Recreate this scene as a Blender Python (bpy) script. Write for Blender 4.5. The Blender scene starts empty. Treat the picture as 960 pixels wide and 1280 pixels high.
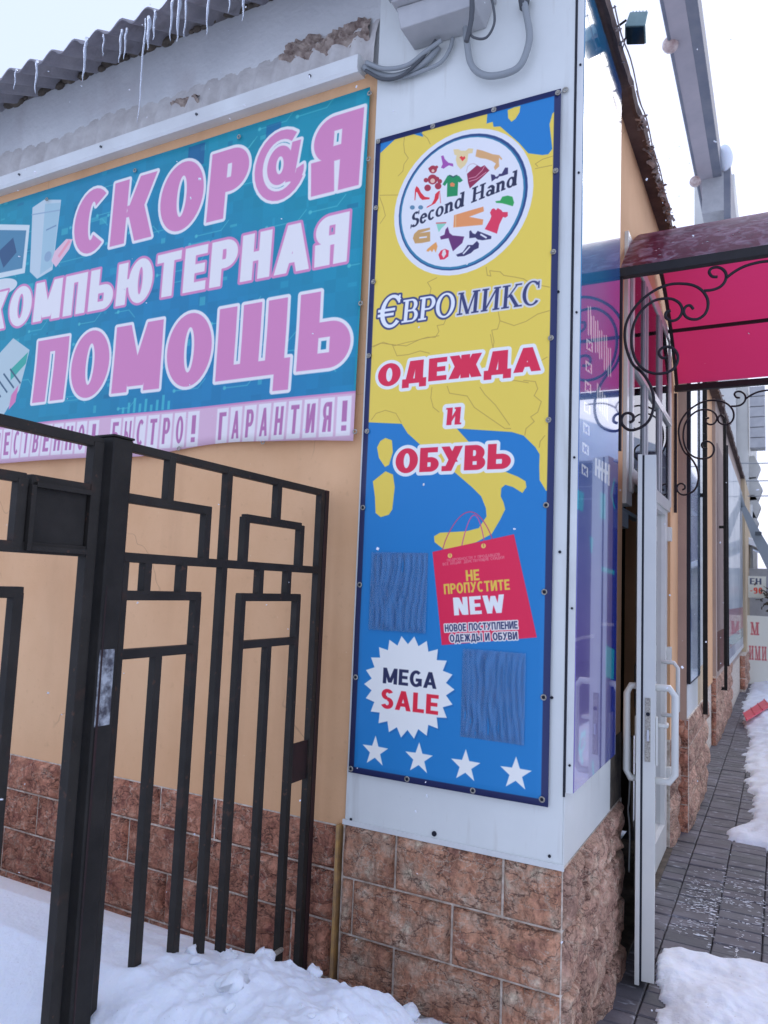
import bpy, math, random
import numpy as np
from mathutils import Matrix, Vector, noise
rnd = random.Random(7)
S = bpy.context.scene
COL = S.collection
# ------------------------------------------------------------------ camera, sky, sun, exposure
CAM = np.array([0.617, -2.461, 1.55])
ROT = np.array([[0.8837, 0.4664, 0.0402], [0.0103, -0.1053, 0.9944], [-0.4680, 0.8783, 0.0975]])   # right, up, forward
FPX = 931.95                                                                                       # focal length for a 960 x 1280 frame
for i in range(3):
    ROT[i] -= sum((ROT[i] @ ROT[j]) * ROT[j] for j in range(i)); ROT[i] /= np.linalg.norm(ROT[i])
cd = bpy.data.cameras.new('camera'); cam = bpy.data.objects.new('camera', cd); COL.objects.link(cam)
cd.sensor_fit = 'VERTICAL'; cd.sensor_height = 24; cd.lens = FPX / 1280 * 24; cd.clip_end = 900; cd.clip_start = .02
mw = Matrix.Identity(4)
for r in range(3):
    mw[r][0] = ROT[0][r]; mw[r][1] = ROT[1][r]; mw[r][2] = -ROT[2][r]; mw[r][3] = CAM[r]
cam.matrix_world = mw; S.camera = cam
cd.dof.use_dof = True; cd.dof.focus_distance = 2.75; cd.dof.aperture_fstop = 4.5
w = bpy.data.worlds.new('World'); S.world = w; w.use_nodes = True
nt = w.node_tree; bg = nt.nodes['Background']
sky = nt.nodes.new('ShaderNodeTexSky'); sky.sky_type = 'NISHITA'; sky.sun_disc = False
SUN_EL, SUN_AZ = 33, 20          # behind the building
sky.sun_elevation = math.radians(SUN_EL); sky.sun_rotation = math.radians(SUN_AZ)
sky.air_density = 1.0; sky.dust_density = 3.0; sky.ozone_density = 1.0
mx = nt.nodes.new('ShaderNodeMix'); mx.data_type = 'RGBA'; mx.inputs[0].default_value = .72; mx.inputs[7].default_value = (8.7, 9.9, 13.8, 1)     # even cloud cover over the clear sky
nt.links.new(sky.outputs[0], mx.inputs[6]); nt.links.new(mx.outputs[2], bg.inputs[0])
bg.inputs[1].default_value = 0.12
sl = bpy.data.lights.new('sun', 'SUN'); sl.energy = .5; sl.angle = math.radians(14); sl.color = (1, .95, .88)
so = bpy.data.objects.new('sun', sl); COL.objects.link(so)
sd = Vector((math.sin(math.radians(SUN_AZ)) * math.cos(math.radians(SUN_EL)), math.cos(math.radians(SUN_AZ)) * math.cos(math.radians(SUN_EL)), math.sin(math.radians(SUN_EL))))
so.rotation_euler = sd.to_track_quat('Z', 'Y').to_euler()
S.view_settings.view_transform = 'Standard'; S.view_settings.look = 'None'; S.view_settings.gamma = 1
S.view_settings.exposure = 0.0

# ------------------------------------------------------------------ helpers: where a line of sight meets a real plane
def ray(px, py):
    return ROT.T @ np.array([(px - 480) / FPX, -(py - 640) / FPX, 1.0])
def on(ax, px, py, v):
    d = ray(px, py); return CAM + d * ((v - CAM[ax]) / d[ax])
def onX(px, py, v=0.): return on(0, px, py, v)
def onY(px, py, v=0.): return on(1, px, py, v)
def onZ(px, py, v=0.): return on(2, px, py, v)
# ------------------------------------------------------------------ naming helpers
def tag(o, label=None, cat=None, group=None, kind=None):
    if label: o['label'] = label
    if cat: o['category'] = cat
    if group: o['group'] = group
    if kind: o['kind'] = kind
    return o
def empty(name, loc, label=None, cat=None, group=None):
    o = bpy.data.objects.new(name, None); COL.objects.link(o); o.location = loc
    o.empty_display_size = .1
    return tag(o, label, cat, group)
class MB:
    def __init__(s): s.v = []; s.f = []; s.uv = None
    def add(s, vs, fs):
        n = len(s.v); s.v += [tuple(map(float, q)) for q in vs]; s.f += [tuple(i + n for i in f) for f in fs]; return s
    def box(s, x0, x1, y0, y1, z0, z1):
        x0, x1 = sorted((x0, x1)); y0, y1 = sorted((y0, y1)); z0, z1 = sorted((z0, z1))
        return s.add([(x0, y0, z0), (x1, y0, z0), (x1, y1, z0), (x0, y1, z0), (x0, y0, z1), (x1, y0, z1), (x1, y1, z1), (x0, y1, z1)],
                     [(0, 3, 2, 1), (4, 5, 6, 7), (0, 1, 5, 4), (1, 2, 6, 5), (2, 3, 7, 6), (3, 0, 4, 7)])
    def obox(s, c, ux, uy, uz, hx, hy, hz):
        c, ux, uy, uz = map(np.array, (c, ux, uy, uz)); vs = []
        for sz in (-1, 1):
            for sx, sy in ((-1, -1), (1, -1), (1, 1), (-1, 1)):
                vs.append(c + ux * hx * sx + uy * hy * sy + uz * hz * sz)
        return s.add(vs, [(0, 3, 2, 1), (4, 5, 6, 7), (0, 1, 5, 4), (1, 2, 6, 5), (2, 3, 7, 6), (3, 0, 4, 7)])
    def prism(s, poly, a, b, axis=1):
        """extrude a 2-D polygon along an axis; poly gives the two other coordinates in order"""
        def P(p, t):
            q = list(p); q.insert(axis, t); return q
        n = len(poly); vs = [P(p, a) for p in poly] + [P(p, b) for p in poly]
        fs = [tuple(range(n)), tuple(range(2 * n - 1, n - 1, -1))] + [(i, i + n, (i + 1) % n + n, (i + 1) % n) for i in range(n)]
        return s.add(vs, fs)
    def tube(s, pts, r, n=8, cap=True):
        pts = [np.array(p, float) for p in pts]; m = len(pts)
        rs = r if isinstance(r, (list, tuple)) else [r] * m
        up = None; vs = []
        for i in range(m):
            d = pts[min(i + 1, m - 1)] - pts[max(i - 1, 0)]; d /= (np.linalg.norm(d) + 1e-9)
            if up is None:
                up = np.array([0, 0, 1.]) if abs(d[2]) < .9 else np.array([1., 0, 0])
            a = np.cross(d, up); a /= (np.linalg.norm(a) + 1e-9); up = np.cross(a, d)
            for k in range(n):
                t = 2 * math.pi * k / n + math.pi / n
                vs.append(pts[i] + (a * math.cos(t) + up * math.sin(t)) * rs[i])
        fs = [(i * n + k, i * n + (k + 1) % n, (i + 1) * n + (k + 1) % n, (i + 1) * n + k) for i in range(m - 1) for k in range(n)]
        if cap: fs += [tuple(range(n))[::-1], tuple(range((m - 1) * n, m * n))]
        return s.add(vs, fs)
    def ball(s, c, r, nu=12, nv=8, sc=(1, 1, 1)):
        vs = []; fs = []
        for j in range(nv + 1):
            t = math.pi * j / nv
            for i in range(nu):
                a = 2 * math.pi * i / nu
                vs.append((c[0] + r * sc[0] * math.sin(t) * math.cos(a), c[1] + r * sc[1] * math.sin(t) * math.sin(a), c[2] + r * sc[2] * math.cos(t)))
        for j in range(nv):
            for i in range(nu):
                fs.append((j * nu + i, (j + 1) * nu + i, (j + 1) * nu + (i + 1) % nu, j * nu + (i + 1) % nu))
        return s.add(vs, fs)
    def build(s, name, m, parent=None, smooth=False, bevel=0, uvf=None, seg=2):
        me = bpy.data.meshes.new(name); me.from_pydata(s.v, [], s.f); me.validate(); me.update()
        if m: me.materials.append(m)
        if smooth: me.polygons.foreach_set('use_smooth', [True] * len(me.polygons))
        if uvf:
            ul = me.uv_layers.new(name='UVMap')
            for l in me.loops:
                ul.data[l.index].uv = uvf(me.vertices[l.vertex_index].co)
        o = bpy.data.objects.new(name, me); COL.objects.link(o)
        if parent:
            o.parent = parent
            p = parent; off = Vector((0, 0, 0))
            while p: off += p.location; p = p.parent
            me.transform(Matrix.Translation(-off))      # meshes are written in world coordinates
        if bevel:
            b = o.modifiers.new('bevel', 'BEVEL'); b.width = bevel; b.segments = seg; b.limit_method = 'ANGLE'
            b.harden_normals = True
        return o
# ------------------------------------------------------------------ materials
def lin(c): c = c / 255; return c / 12.92 if c <= .04045 else ((c + .055) / 1.055) ** 2.4
REF = (206, 214, 240)
def alb(r, g, b):
    return tuple(min(.9, .82 * lin(a) / lin(q)) for a, q in zip((r, g, b), REF))
def mat(name, base, rough=.6, metal=0., var=None, vscale=6., vdetail=6., bump=0., bscale=60., spec=.5, coat=0., stretch=(1, 1, 1), ramp=(.35, .65), extra=None, bdist=.01, coord='Object'):
    m = bpy.data.materials.new(name); m.use_nodes = True; n = m.node_tree.nodes; L = m.node_tree.links
    p = n['Principled BSDF']; p.inputs['Base Color'].default_value = (*base, 1); p.inputs['Roughness'].default_value = rough
    p.inputs['Metallic'].default_value = metal; p.inputs['Specular IOR Level'].default_value = spec; p.inputs['Coat Weight'].default_value = coat
    tc = n.new('ShaderNodeTexCoord'); mp = n.new('ShaderNodeMapping'); mp.inputs['Scale'].default_value = stretch
    L.new(tc.outputs[coord], mp.inputs[0])
    if var:
        t = n.new('ShaderNodeTexNoise'); t.inputs['Scale'].default_value = vscale; t.inputs['Detail'].default_value = vdetail; t.inputs['Roughness'].default_value = .62
        L.new(mp.outputs[0], t.inputs[0])
        r = n.new('ShaderNodeValToRGB'); e = r.color_ramp.elements; e[0].position = ramp[0]; e[1].position = ramp[1]
        e[0].color = (*base, 1); e[1].color = (*var, 1)
        if extra:
            for pos, c in extra:
                q = e.new(pos); q.color = (*c, 1)
        L.new(t.outputs[0], r.inputs[0]); L.new(r.outputs[0], p.inputs['Base Color'])
    if bump:
        t2 = n.new('ShaderNodeTexNoise'); t2.inputs['Scale'].default_value = bscale; t2.inputs['Detail'].default_value = 8; L.new(mp.outputs[0], t2.inputs[0])
        b = n.new('ShaderNodeBump'); b.inputs['Strength'].default_value = bump; b.inputs['Distance'].default_value = bdist
        L.new(t2.outputs[0], b.inputs['Height']); L.new(b.outputs[0], p.inputs['Normal'])
    return m
def overlay(m, scale, lo, hi, color, stretch=(1, 1, 1), detail=8, fac=1., seed=0, coord='Object'):
    """a second noise mixed over the base colour: stains and dirt"""
    n = m.node_tree.nodes; L = m.node_tree.links; p = n['Principled BSDF']
    tc = n.new('ShaderNodeTexCoord'); mp = n.new('ShaderNodeMapping'); mp.inputs['Scale'].default_value = stretch; mp.inputs['Location'].default_value = (seed, seed * .7, seed * .3)
    L.new(tc.outputs[coord], mp.inputs[0])
    t = n.new('ShaderNodeTexNoise'); t.inputs['Scale'].default_value = scale; t.inputs['Detail'].default_value = detail; L.new(mp.outputs[0], t.inputs[0])
    r = n.new('ShaderNodeMapRange'); r.inputs[1].default_value = lo; r.inputs[2].default_value = hi; r.inputs[4].default_value = fac; L.new(t.outputs[0], r.inputs[0])
    mx = n.new('ShaderNodeMix'); mx.data_type = 'RGBA'; L.new(r.outputs[0], mx.inputs[0])
    src = p.inputs['Base Color']
    if src.is_linked: L.new(src.links[0].from_socket, mx.inputs[6])
    else: mx.inputs[6].default_value = src.default_value
    mx.inputs[7].default_value = (*color, 1)
    L.new(mx.outputs[2], p.inputs['Base Color']); return m
def imgmat(name, img, rough=.4, coat=0., coat_ior=1.5, bump=.0, spec=.5):
    m = bpy.data.materials.new(name); m.use_nodes = True; n = m.node_tree.nodes; L = m.node_tree.links
    p = n['Principled BSDF']; t = n.new('ShaderNodeTexImage'); t.image = img; t.interpolation = 'Cubic'; t.extension = 'EXTEND'
    uv = n.new('ShaderNodeUVMap'); uv.uv_map = 'UVMap'; L.new(uv.outputs[0], t.inputs[0]); L.new(t.outputs[0], p.inputs['Base Color'])
    p.inputs['Roughness'].default_value = rough; p.inputs['Coat Weight'].default_value = coat; p.inputs['Coat IOR'].default_value = coat_ior
    p.inputs['Coat Roughness'].default_value = .03; p.inputs['Specular IOR Level'].default_value = spec
    if bump:
        tc = n.new('ShaderNodeTexCoord'); t2 = n.new('ShaderNodeTexNoise'); t2.inputs['Scale'].default_value = 4; t2.inputs['Detail'].default_value = 3
        L.new(tc.outputs['Object'], t2.inputs[0]); b = n.new('ShaderNodeBump'); b.inputs['Strength'].default_value = bump; b.inputs['Distance'].default_value = .02
        L.new(t2.outputs[0], b.inputs['Height']); L.new(b.outputs[0], p.inputs['Normal'])
    return m
M = {}
M['orange'] = mat('orange_plaster', alb(194, 156, 128), .85, var=alb(202, 166, 140), vscale=2.2, bump=.25, bscale=120, bdist=.003)
overlay(M['orange'], 1.3, .55, .8, alb(176, 142, 120), stretch=(1, 1, .35), fac=.5)
M['clad'] = mat('white_cladding', alb(188, 198, 218), .38, var=alb(196, 206, 226), vscale=1.6, coat=.2, bump=.25, bscale=1.6, bdist=.03)
overlay(M['clad'], 14, .60, .8, alb(150, 146, 146), stretch=(2, 2, .25), fac=.35, seed=7)
overlay(M['clad'], 5, .60, .82, alb(140, 142, 150), stretch=(3, 3, .35), fac=.55)
overlay(M['clad'], 90, .72, .78, alb(120, 120, 128), fac=.5, seed=4)
def ridge(m, scale, wid, col, fac, lo=.5, seed=0, detail=4):
    n = m.node_tree.nodes; L = m.node_tree.links; p = n['Principled BSDF']; tc = n.new('ShaderNodeTexCoord'); mp = n.new('ShaderNodeMapping'); mp.inputs['Location'].default_value = (seed, seed, seed); L.new(tc.outputs['Object'], mp.inputs[0])
    t = n.new('ShaderNodeTexNoise'); t.inputs['Scale'].default_value = scale; t.inputs['Detail'].default_value = detail; L.new(mp.outputs[0], t.inputs[0])
    k_ = n.new('ShaderNodeTexNoise'); k_.inputs['Scale'].default_value = scale * 1.3; k_.inputs['Detail'].default_value = 2; L.new(tc.outputs['Object'], k_.inputs[0])
    a = n.new('ShaderNodeMath'); a.operation = 'SUBTRACT'; a.inputs[1].default_value = .5; L.new(t.outputs[0], a.inputs[0]); b = n.new('ShaderNodeMath'); b.operation = 'ABSOLUTE'; L.new(a.outputs[0], b.inputs[0])
    r = n.new('ShaderNodeMapRange'); r.inputs[2].default_value = wid; r.inputs[3].default_value = fac; r.inputs[4].default_value = 0; L.new(b.outputs[0], r.inputs[0])
    r2 = n.new('ShaderNodeMapRange'); r2.inputs[1].default_value = lo; r2.inputs[2].default_value = lo + .06; L.new(k_.outputs[0], r2.inputs[0]); q = n.new('ShaderNodeMath'); q.operation = 'MULTIPLY'; L.new(r.outputs[0], q.inputs[0]); L.new(r2.outputs[0], q.inputs[1])
    mx = n.new('ShaderNodeMix'); mx.data_type = 'RGBA'; L.new(q.outputs[0], mx.inputs[0]); L.new(p.inputs['Base Color'].links[0].from_socket, mx.inputs[6]); mx.inputs[7].default_value = (*col, 1); L.new(mx.outputs[2], p.inputs['Base Color']); return m
overlay(M['orange'], 2.4, .5, .72, alb(164, 128, 104), stretch=(2.2, 1, .3), fac=.4, seed=11); overlay(M['orange'], .9, .5, .7, alb(206, 176, 152), fac=.5, seed=15)
ridge(M['orange'], 1.1, .0026, alb(140, 110, 94), .55, .50, 3); overlay(M['orange'], 40, .62, .75, alb(170, 134, 110), fac=.25, seed=2); overlay(M['orange'], 70, .73, .76, alb(214, 196, 180), fac=.6, seed=6)
M['plaster'] = mat('white_plaster', alb(178, 186, 208), .9, var=alb(190, 198, 220), vscale=2.5, bump=.35, bscale=40)
overlay(M['plaster'], 3.2, .55, .75, alb(160, 160, 178), stretch=(1, 1, .6), fac=.6)
M['rib'] = mat('ribbed_sheet', alb(184, 188, 206), .85, var=alb(166, 168, 184), vscale=9, bump=.4, bscale=50)
M['rubble'] = mat('crumbled_plaster', alb(104, 92, 96), .95, var=alb(160, 152, 158), vscale=22, bump=.8, bscale=50)
M['slate'] = mat('corrugated_slate', alb(136, 138, 158), .85, var=alb(112, 114, 134), vscale=5, bump=.3, bscale=70)
overlay(M['slate'], 8, .58, .72, alb(90, 88, 100), fac=.6)
M['ledge'] = mat('white_metal', alb(196, 206, 228), .4, var=alb(184, 192, 212), vscale=3)
M['iron'] = mat('black_iron', (.020, .0175, .015), .55, var=(.031, .027, .023), vscale=9, bump=.25, bscale=160, bdist=.002, spec=.2)
overlay(M['iron'], 14, .62, .72, (.055, .03, .022), fac=.7); overlay(M['iron'], 45, .66, .70, (.09, .045, .03), fac=.7, seed=4)
M['iron_post'] = mat('black_iron_post', (.016, .0145, .013), .55, var=(.027, .024, .021), vscale=9, bump=.25, bscale=160, bdist=.002, spec=.18)
M['bare'] = mat('worn_bare_metal', alb(60, 62, 78), .5, var=alb(150, 160, 185), vscale=26, vdetail=10, ramp=(.42, .6), bump=.5, bscale=90)
M['maroon'] = mat('maroon_primer', (.035, .014, .014), .6, var=(.02, .012, .012), vscale=12, spec=.3)
M['wrought'] = mat('wrought_iron', (.02, .015, .02), .5, spec=.3)
M['darksteel'] = mat('dark_steel', (.022, .018, .018), .55, var=(.03, .026, .026), vscale=8, spec=.3)
M['pvc'] = mat('white_pvc', alb(194, 202, 218), .32, var=alb(186, 194, 212), vscale=4, coat=.3)
M['grey_alu'] = mat('grey_frame', alb(150, 160, 180), .4, var=alb(140, 150, 170), vscale=3)
M['gasket'] = mat('black_gasket', (.012, .014, .024), .5, spec=.3)
M['chrome'] = mat('zinc_metal', (.5, .52, .56), .3, metal=.9)
M['screw'] = mat('screw_metal', alb(168, 170, 178), .45, metal=.3, var=alb(110, 110, 116), vscale=200)
M['boxgrey'] = mat('grey_box_paint', alb(160, 166, 186), .5, var=alb(148, 154, 174), vscale=6)
M['cable'] = mat('grey_cable', alb(128, 138, 158), .55)
M['cable_dark'] = mat('black_cable', alb(66, 72, 86), .55)
M['yellow'] = mat('yellow_trim', alb(170, 138, 92), .8, var=alb(134, 112, 92), vscale=20)
M['mortar'] = mat('pale_mortar', alb(206, 204, 212), .95, var=alb(160, 150, 150), vscale=30, bump=.4)
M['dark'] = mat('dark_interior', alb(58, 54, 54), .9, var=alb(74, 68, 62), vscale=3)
M['reveal'] = mat('shaded_reveal', alb(150, 122, 102), .9, var=alb(110, 98, 90), vscale=3)
M['mat'] = mat('dark_plaster', alb(92, 86, 84), .9, var=alb(60, 56, 56), vscale=14, bump=.6, bscale=30)
M['beige'] = mat('beige_render', alb(184, 172, 158), .85, var=alb(174, 160, 148), vscale=3)
M['greypil'] = mat('grey_brown_render', alb(160, 148, 152), .85, var=alb(150, 138, 142), vscale=3, bump=.2)
M['lilac'] = mat('lilac_grey_panel', alb(128, 114, 120), .7, var=alb(116, 102, 108), vscale=3)
M['redbrown'] = mat('red_brown_panel', alb(92, 50, 54), .6, var=alb(80, 64, 50), vscale=4)
M['soffit'] = mat('dark_soffit', alb(96, 84, 88), .9, var=alb(72, 62, 68), vscale=7, bump=.5, bscale=20)
M['torn'] = mat('torn_felt', alb(96, 88, 94), .9, var=alb(170, 162, 174), vscale=30, bump=.6, bscale=50)
M['farwall'] = mat('far_pale_wall', alb(196, 202, 218), .8, var=alb(176, 182, 198), vscale=.8)
M['farsoffit'] = mat('far_lilac_soffit', alb(160, 158, 180), .8, var=alb(146, 146, 168), vscale=1.2)
M['farfascia'] = mat('far_blue_grey_fascia', alb(96, 104, 130), .7, var=alb(112, 118, 140), vscale=2)
M['pale_lamp'] = mat('milky_globe', alb(186, 178, 190), .3, var=alb(150, 128, 138), vscale=14)
M['lampbody'] = mat('floodlight_body', alb(130, 160, 178), .45, var=alb(110, 140, 158), vscale=9)
M['lampglass'] = mat('floodlight_glass', (.01, .03, .04), .2, spec=.3)
M['asphalt'] = mat('wet_asphalt', (.055, .055, .065), .6, var=(.16, .17, .2), vscale=1.4, bump=.3, bscale=40)
M['paver'] = mat('grey_paver', (.095, .088, .10), .62, var=(.13, .12, .135), vscale=5, bump=.4, bscale=90, bdist=.004, coord='Generated')
def slush(m):
    overlay(m, 3.2, .50, .66, (.20, .19, .215), detail=12, fac=.55, stretch=(1, 1.6, 1)); overlay(m, 24, .60, .70, (.55, .57, .62), detail=10, fac=.45, seed=3, stretch=(.6, 1.6, 1)); overlay(m, 2.1, .52, .7, (.05, .045, .05), fac=.5, seed=8)
    n = m.node_tree.nodes; L = m.node_tree.links; ge = n.new('ShaderNodeNewGeometry')
    for q in n:
        if q.type == 'MAPPING': L.new(ge.outputs['Position'], q.inputs[0])
slush(M['paver'])
M['joint'] = mat('dirty_joint_sand', (.05, .045, .05), .9, var=(.03, .027, .03), vscale=20)
M['reddish'] = mat('red_plastic', alb(190, 36, 70), .35, var=alb(206, 50, 84), vscale=12)
M['debris'] = mat('litter', alb(180, 150, 140), .8)
def stone_mat(name, a, b, c, d):
    m = mat(name, alb(*a), .82, var=alb(*b), vscale=11, vdetail=15, ramp=(.33, .67), extra=[(.47, alb(*c)), (.58, alb(*d))], spec=.25)
    n = m.node_tree.nodes; L = m.node_tree.links; p = n['Principled BSDF']
    tc = n.new('ShaderNodeTexCoord'); hsum = None; src = p.inputs['Base Color'].links[0].from_socket
    oi0 = n.new('ShaderNodeObjectInfo'); mu = n.new('ShaderNodeVectorMath'); mu.operation = 'SCALE'; mu.inputs[0].default_value = (7, 11, 5); L.new(oi0.outputs['Random'], mu.inputs['Scale']); va = n.new('ShaderNodeVectorMath'); L.new(tc.outputs['Object'], va.inputs[0]); L.new(mu.outputs[0], va.inputs[1])
    for sc_, dist, wid, col, fac, st, sd_ in ((4.2, .25, .014, alb(80, 60, 60), .85, (1, 1, 1.9), 0), (12, .2, .014, alb(98, 72, 70), .6, (1.7, 1, 1), 5), (6.5, .2, .010, alb(216, 204, 204), .7, (1, 1, 1.7), 9)):
        mp = n.new('ShaderNodeMapping'); mp.inputs['Scale'].default_value = st; mp.inputs['Location'].default_value = (sd_, 1, 2); mp.inputs['Rotation'].default_value = (.2, .6, .3); L.new(va.outputs[0], mp.inputs[0])
        t = n.new('ShaderNodeTexNoise'); t.inputs['Scale'].default_value = sc_; t.inputs['Detail'].default_value = 8; t.inputs['Roughness'].default_value = .6; t.inputs['Distortion'].default_value = dist; L.new(mp.outputs[0], t.inputs[0])
        s1 = n.new('ShaderNodeMath'); s1.operation = 'SUBTRACT'; s1.inputs[1].default_value = .5; L.new(t.outputs[0], s1.inputs[0]); s2 = n.new('ShaderNodeMath'); s2.operation = 'ABSOLUTE'; L.new(s1.outputs[0], s2.inputs[0])
        r = n.new('ShaderNodeMapRange'); r.inputs[1].default_value = 0; r.inputs[2].default_value = wid; r.inputs[3].default_value = fac; r.inputs[4].default_value = 0; L.new(s2.outputs[0], r.inputs[0])
        mx = n.new('ShaderNodeMix'); mx.data_type = 'RGBA'; L.new(r.outputs[0], mx.inputs[0]); L.new(src, mx.inputs[6]); mx.inputs[7].default_value = (*col, 1); src = mx.outputs[2]
        h_ = n.new('ShaderNodeMath'); h_.operation = 'MULTIPLY'; h_.inputs[1].default_value = 1.; L.new(t.outputs[0], h_.inputs[0])
        r2 = n.new('ShaderNodeMapRange'); r2.inputs[2].default_value = .07; r2.inputs[4].default_value = .35 if sd_ < 9 else -.1; L.new(s2.outputs[0], r2.inputs[0])
        ad = n.new('ShaderNodeMath'); L.new(h_.outputs[0], ad.inputs[0]); L.new(r2.outputs[0], ad.inputs[1])
        if hsum is None: hsum = ad.outputs[0]
        else:
            q = n.new('ShaderNodeMath'); L.new(hsum, q.inputs[0]); L.new(ad.outputs[0], q.inputs[1]); hsum = q.outputs[0]
    gt = n.new('ShaderNodeTexNoise'); gt.inputs['Scale'].default_value = 85; gt.inputs['Detail'].default_value = 10; gt.inputs['Roughness'].default_value = .75; L.new(va.outputs[0], gt.inputs[0])
    g1 = n.new('ShaderNodeMapRange'); g1.inputs[1].default_value = .36; g1.inputs[2].default_value = .62; g1.inputs[3].default_value = .74; g1.inputs[4].default_value = 1.14; L.new(gt.outputs[0], g1.inputs[0])
    gm = n.new('ShaderNodeHueSaturation'); L.new(src, gm.inputs['Color']); L.new(g1.outputs[0], gm.inputs['Value']); src = gm.outputs[0]
    g2 = n.new('ShaderNodeMath'); g2.operation = 'MULTIPLY_ADD'; g2.inputs[1].default_value = .45; L.new(gt.outputs[0], g2.inputs[0]); L.new(hsum, g2.inputs[2]); hsum = g2.outputs[0]
    bm = n.new('ShaderNodeBump'); bm.inputs['Strength'].default_value = 1; bm.inputs['Distance'].default_value = .024; L.new(hsum, bm.inputs['Height']); L.new(bm.outputs[0], p.inputs['Normal'])
    oi = n.new('ShaderNodeObjectInfo'); h = n.new('ShaderNodeHueSaturation')
    mr = n.new('ShaderNodeMapRange'); mr.inputs[3].default_value = .84; mr.inputs[4].default_value = 1.12
    L.new(oi.outputs['Random'], mr.inputs[0]); L.new(mr.outputs[0], h.inputs['Value'])
    L.new(src, h.inputs['Color']); L.new(h.outputs[0], p.inputs['Base Color'])
    return m
M['stone'] = stone_mat('split_stone', (159, 117, 111), (226, 202, 195), (201, 153, 137), (200, 170, 162))
M['stone_left'] = stone_mat('split_stone_left', (148, 98, 96), (216, 172, 162), (190, 136, 124), (196, 144, 132))
M['stone_side'] = stone_mat('split_stone_side', (156, 124, 122), (222, 196, 192), (190, 156, 152), (196, 166, 160))
def snow_mat():
    m = bpy.data.materials.new('snow'); m.use_nodes = True; n = m.node_tree.nodes; L = m.node_tree.links; p = n['Principled BSDF']
    p.inputs['Base Color'].default_value = (.80, .83, .88, 1); p.inputs['Roughness'].default_value = .75
    p.inputs['Subsurface Weight'].default_value = .25; p.inputs['Subsurface Radius'].default_value = (.02, .03, .05); p.inputs['Subsurface Scale'].default_value = .5
    tc = n.new('ShaderNodeTexCoord'); t = n.new('ShaderNodeTexNoise'); t.inputs['Scale'].default_value = 55; t.inputs['Detail'].default_value = 9; L.new(tc.outputs['Object'], t.inputs[0])
    b = n.new('ShaderNodeBump'); b.inputs['Strength'].default_value = .35; b.inputs['Distance'].default_value = .012; L.new(t.outputs[0], b.inputs['Height']); L.new(b.outputs[0], p.inputs['Normal'])
    return m
M['snow'] = snow_mat(); overlay(M['snow'], 150, .70, .73, (.30, .27, .26), fac=.7, seed=2); overlay(M['snow'], 3, .5, .8, (.68, .71, .78), fac=.5)
M['snow_dirty'] = snow_mat(); M['snow_dirty'].name = 'trodden_snow'
overlay(M['snow_dirty'], 5, .5, .75, alb(176, 178, 192), fac=.5); overlay(M['snow_dirty'], 60, .68, .74, alb(130, 122, 126), fac=.5, seed=5)
def glass_mat(name, tint=(.9, .95, 1), rough=.01, haze=0., ior=1.6):
    m = bpy.data.materials.new(name); m.use_nodes = True; n = m.node_tree.nodes; L = m.node_tree.links
    for q in list(n):
        if q.type == 'BSDF_PRINCIPLED': n.remove(q)
    out = [q for q in n if q.type == 'OUTPUT_MATERIAL'][0]
    tr = n.new('ShaderNodeBsdfTransparent'); tr.inputs[0].default_value = (*tint, 1)
    gl = n.new('ShaderNodeBsdfGlossy'); gl.inputs['Roughness'].default_value = rough
    fr = n.new('ShaderNodeFresnel'); fr.inputs[0].default_value = ior
    mx = n.new('ShaderNodeMixShader'); L.new(fr.outputs[0], mx.inputs[0]); L.new(tr.outputs[0], mx.inputs[1]); L.new(gl.outputs[0], mx.inputs[2]); L.new(mx.outputs[0], out.inputs[0])
    if haze:
        df = n.new('ShaderNodeBsdfDiffuse'); df.inputs[0].default_value = (.8, .85, .9, 1); m2 = n.new('ShaderNodeMixShader'); m2.inputs[0].default_value = haze; L.new(mx.outputs[0], m2.inputs[1]); L.new(df.outputs[0], m2.inputs[2]); L.new(m2.outputs[0], out.inputs[0])
    return m
M['glass'] = glass_mat('window_glass', (.55, .6, .66), ior=1.9)
M['film'] = glass_mat('clear_plastic_film', (1, 1, 1), .10, haze=.05, ior=1.40)
def ice_mat():
    m = bpy.data.materials.new('ice'); m.use_nodes = True; p = m.node_tree.nodes['Principled BSDF']
    p.inputs['Base Color'].default_value = (.86, .92, 1, 1); p.inputs['Roughness'].default_value = .12; p.inputs['Transmission Weight'].default_value = .75; p.inputs['IOR'].default_value = 1.31
    return m
M['ice'] = ice_mat()
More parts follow.
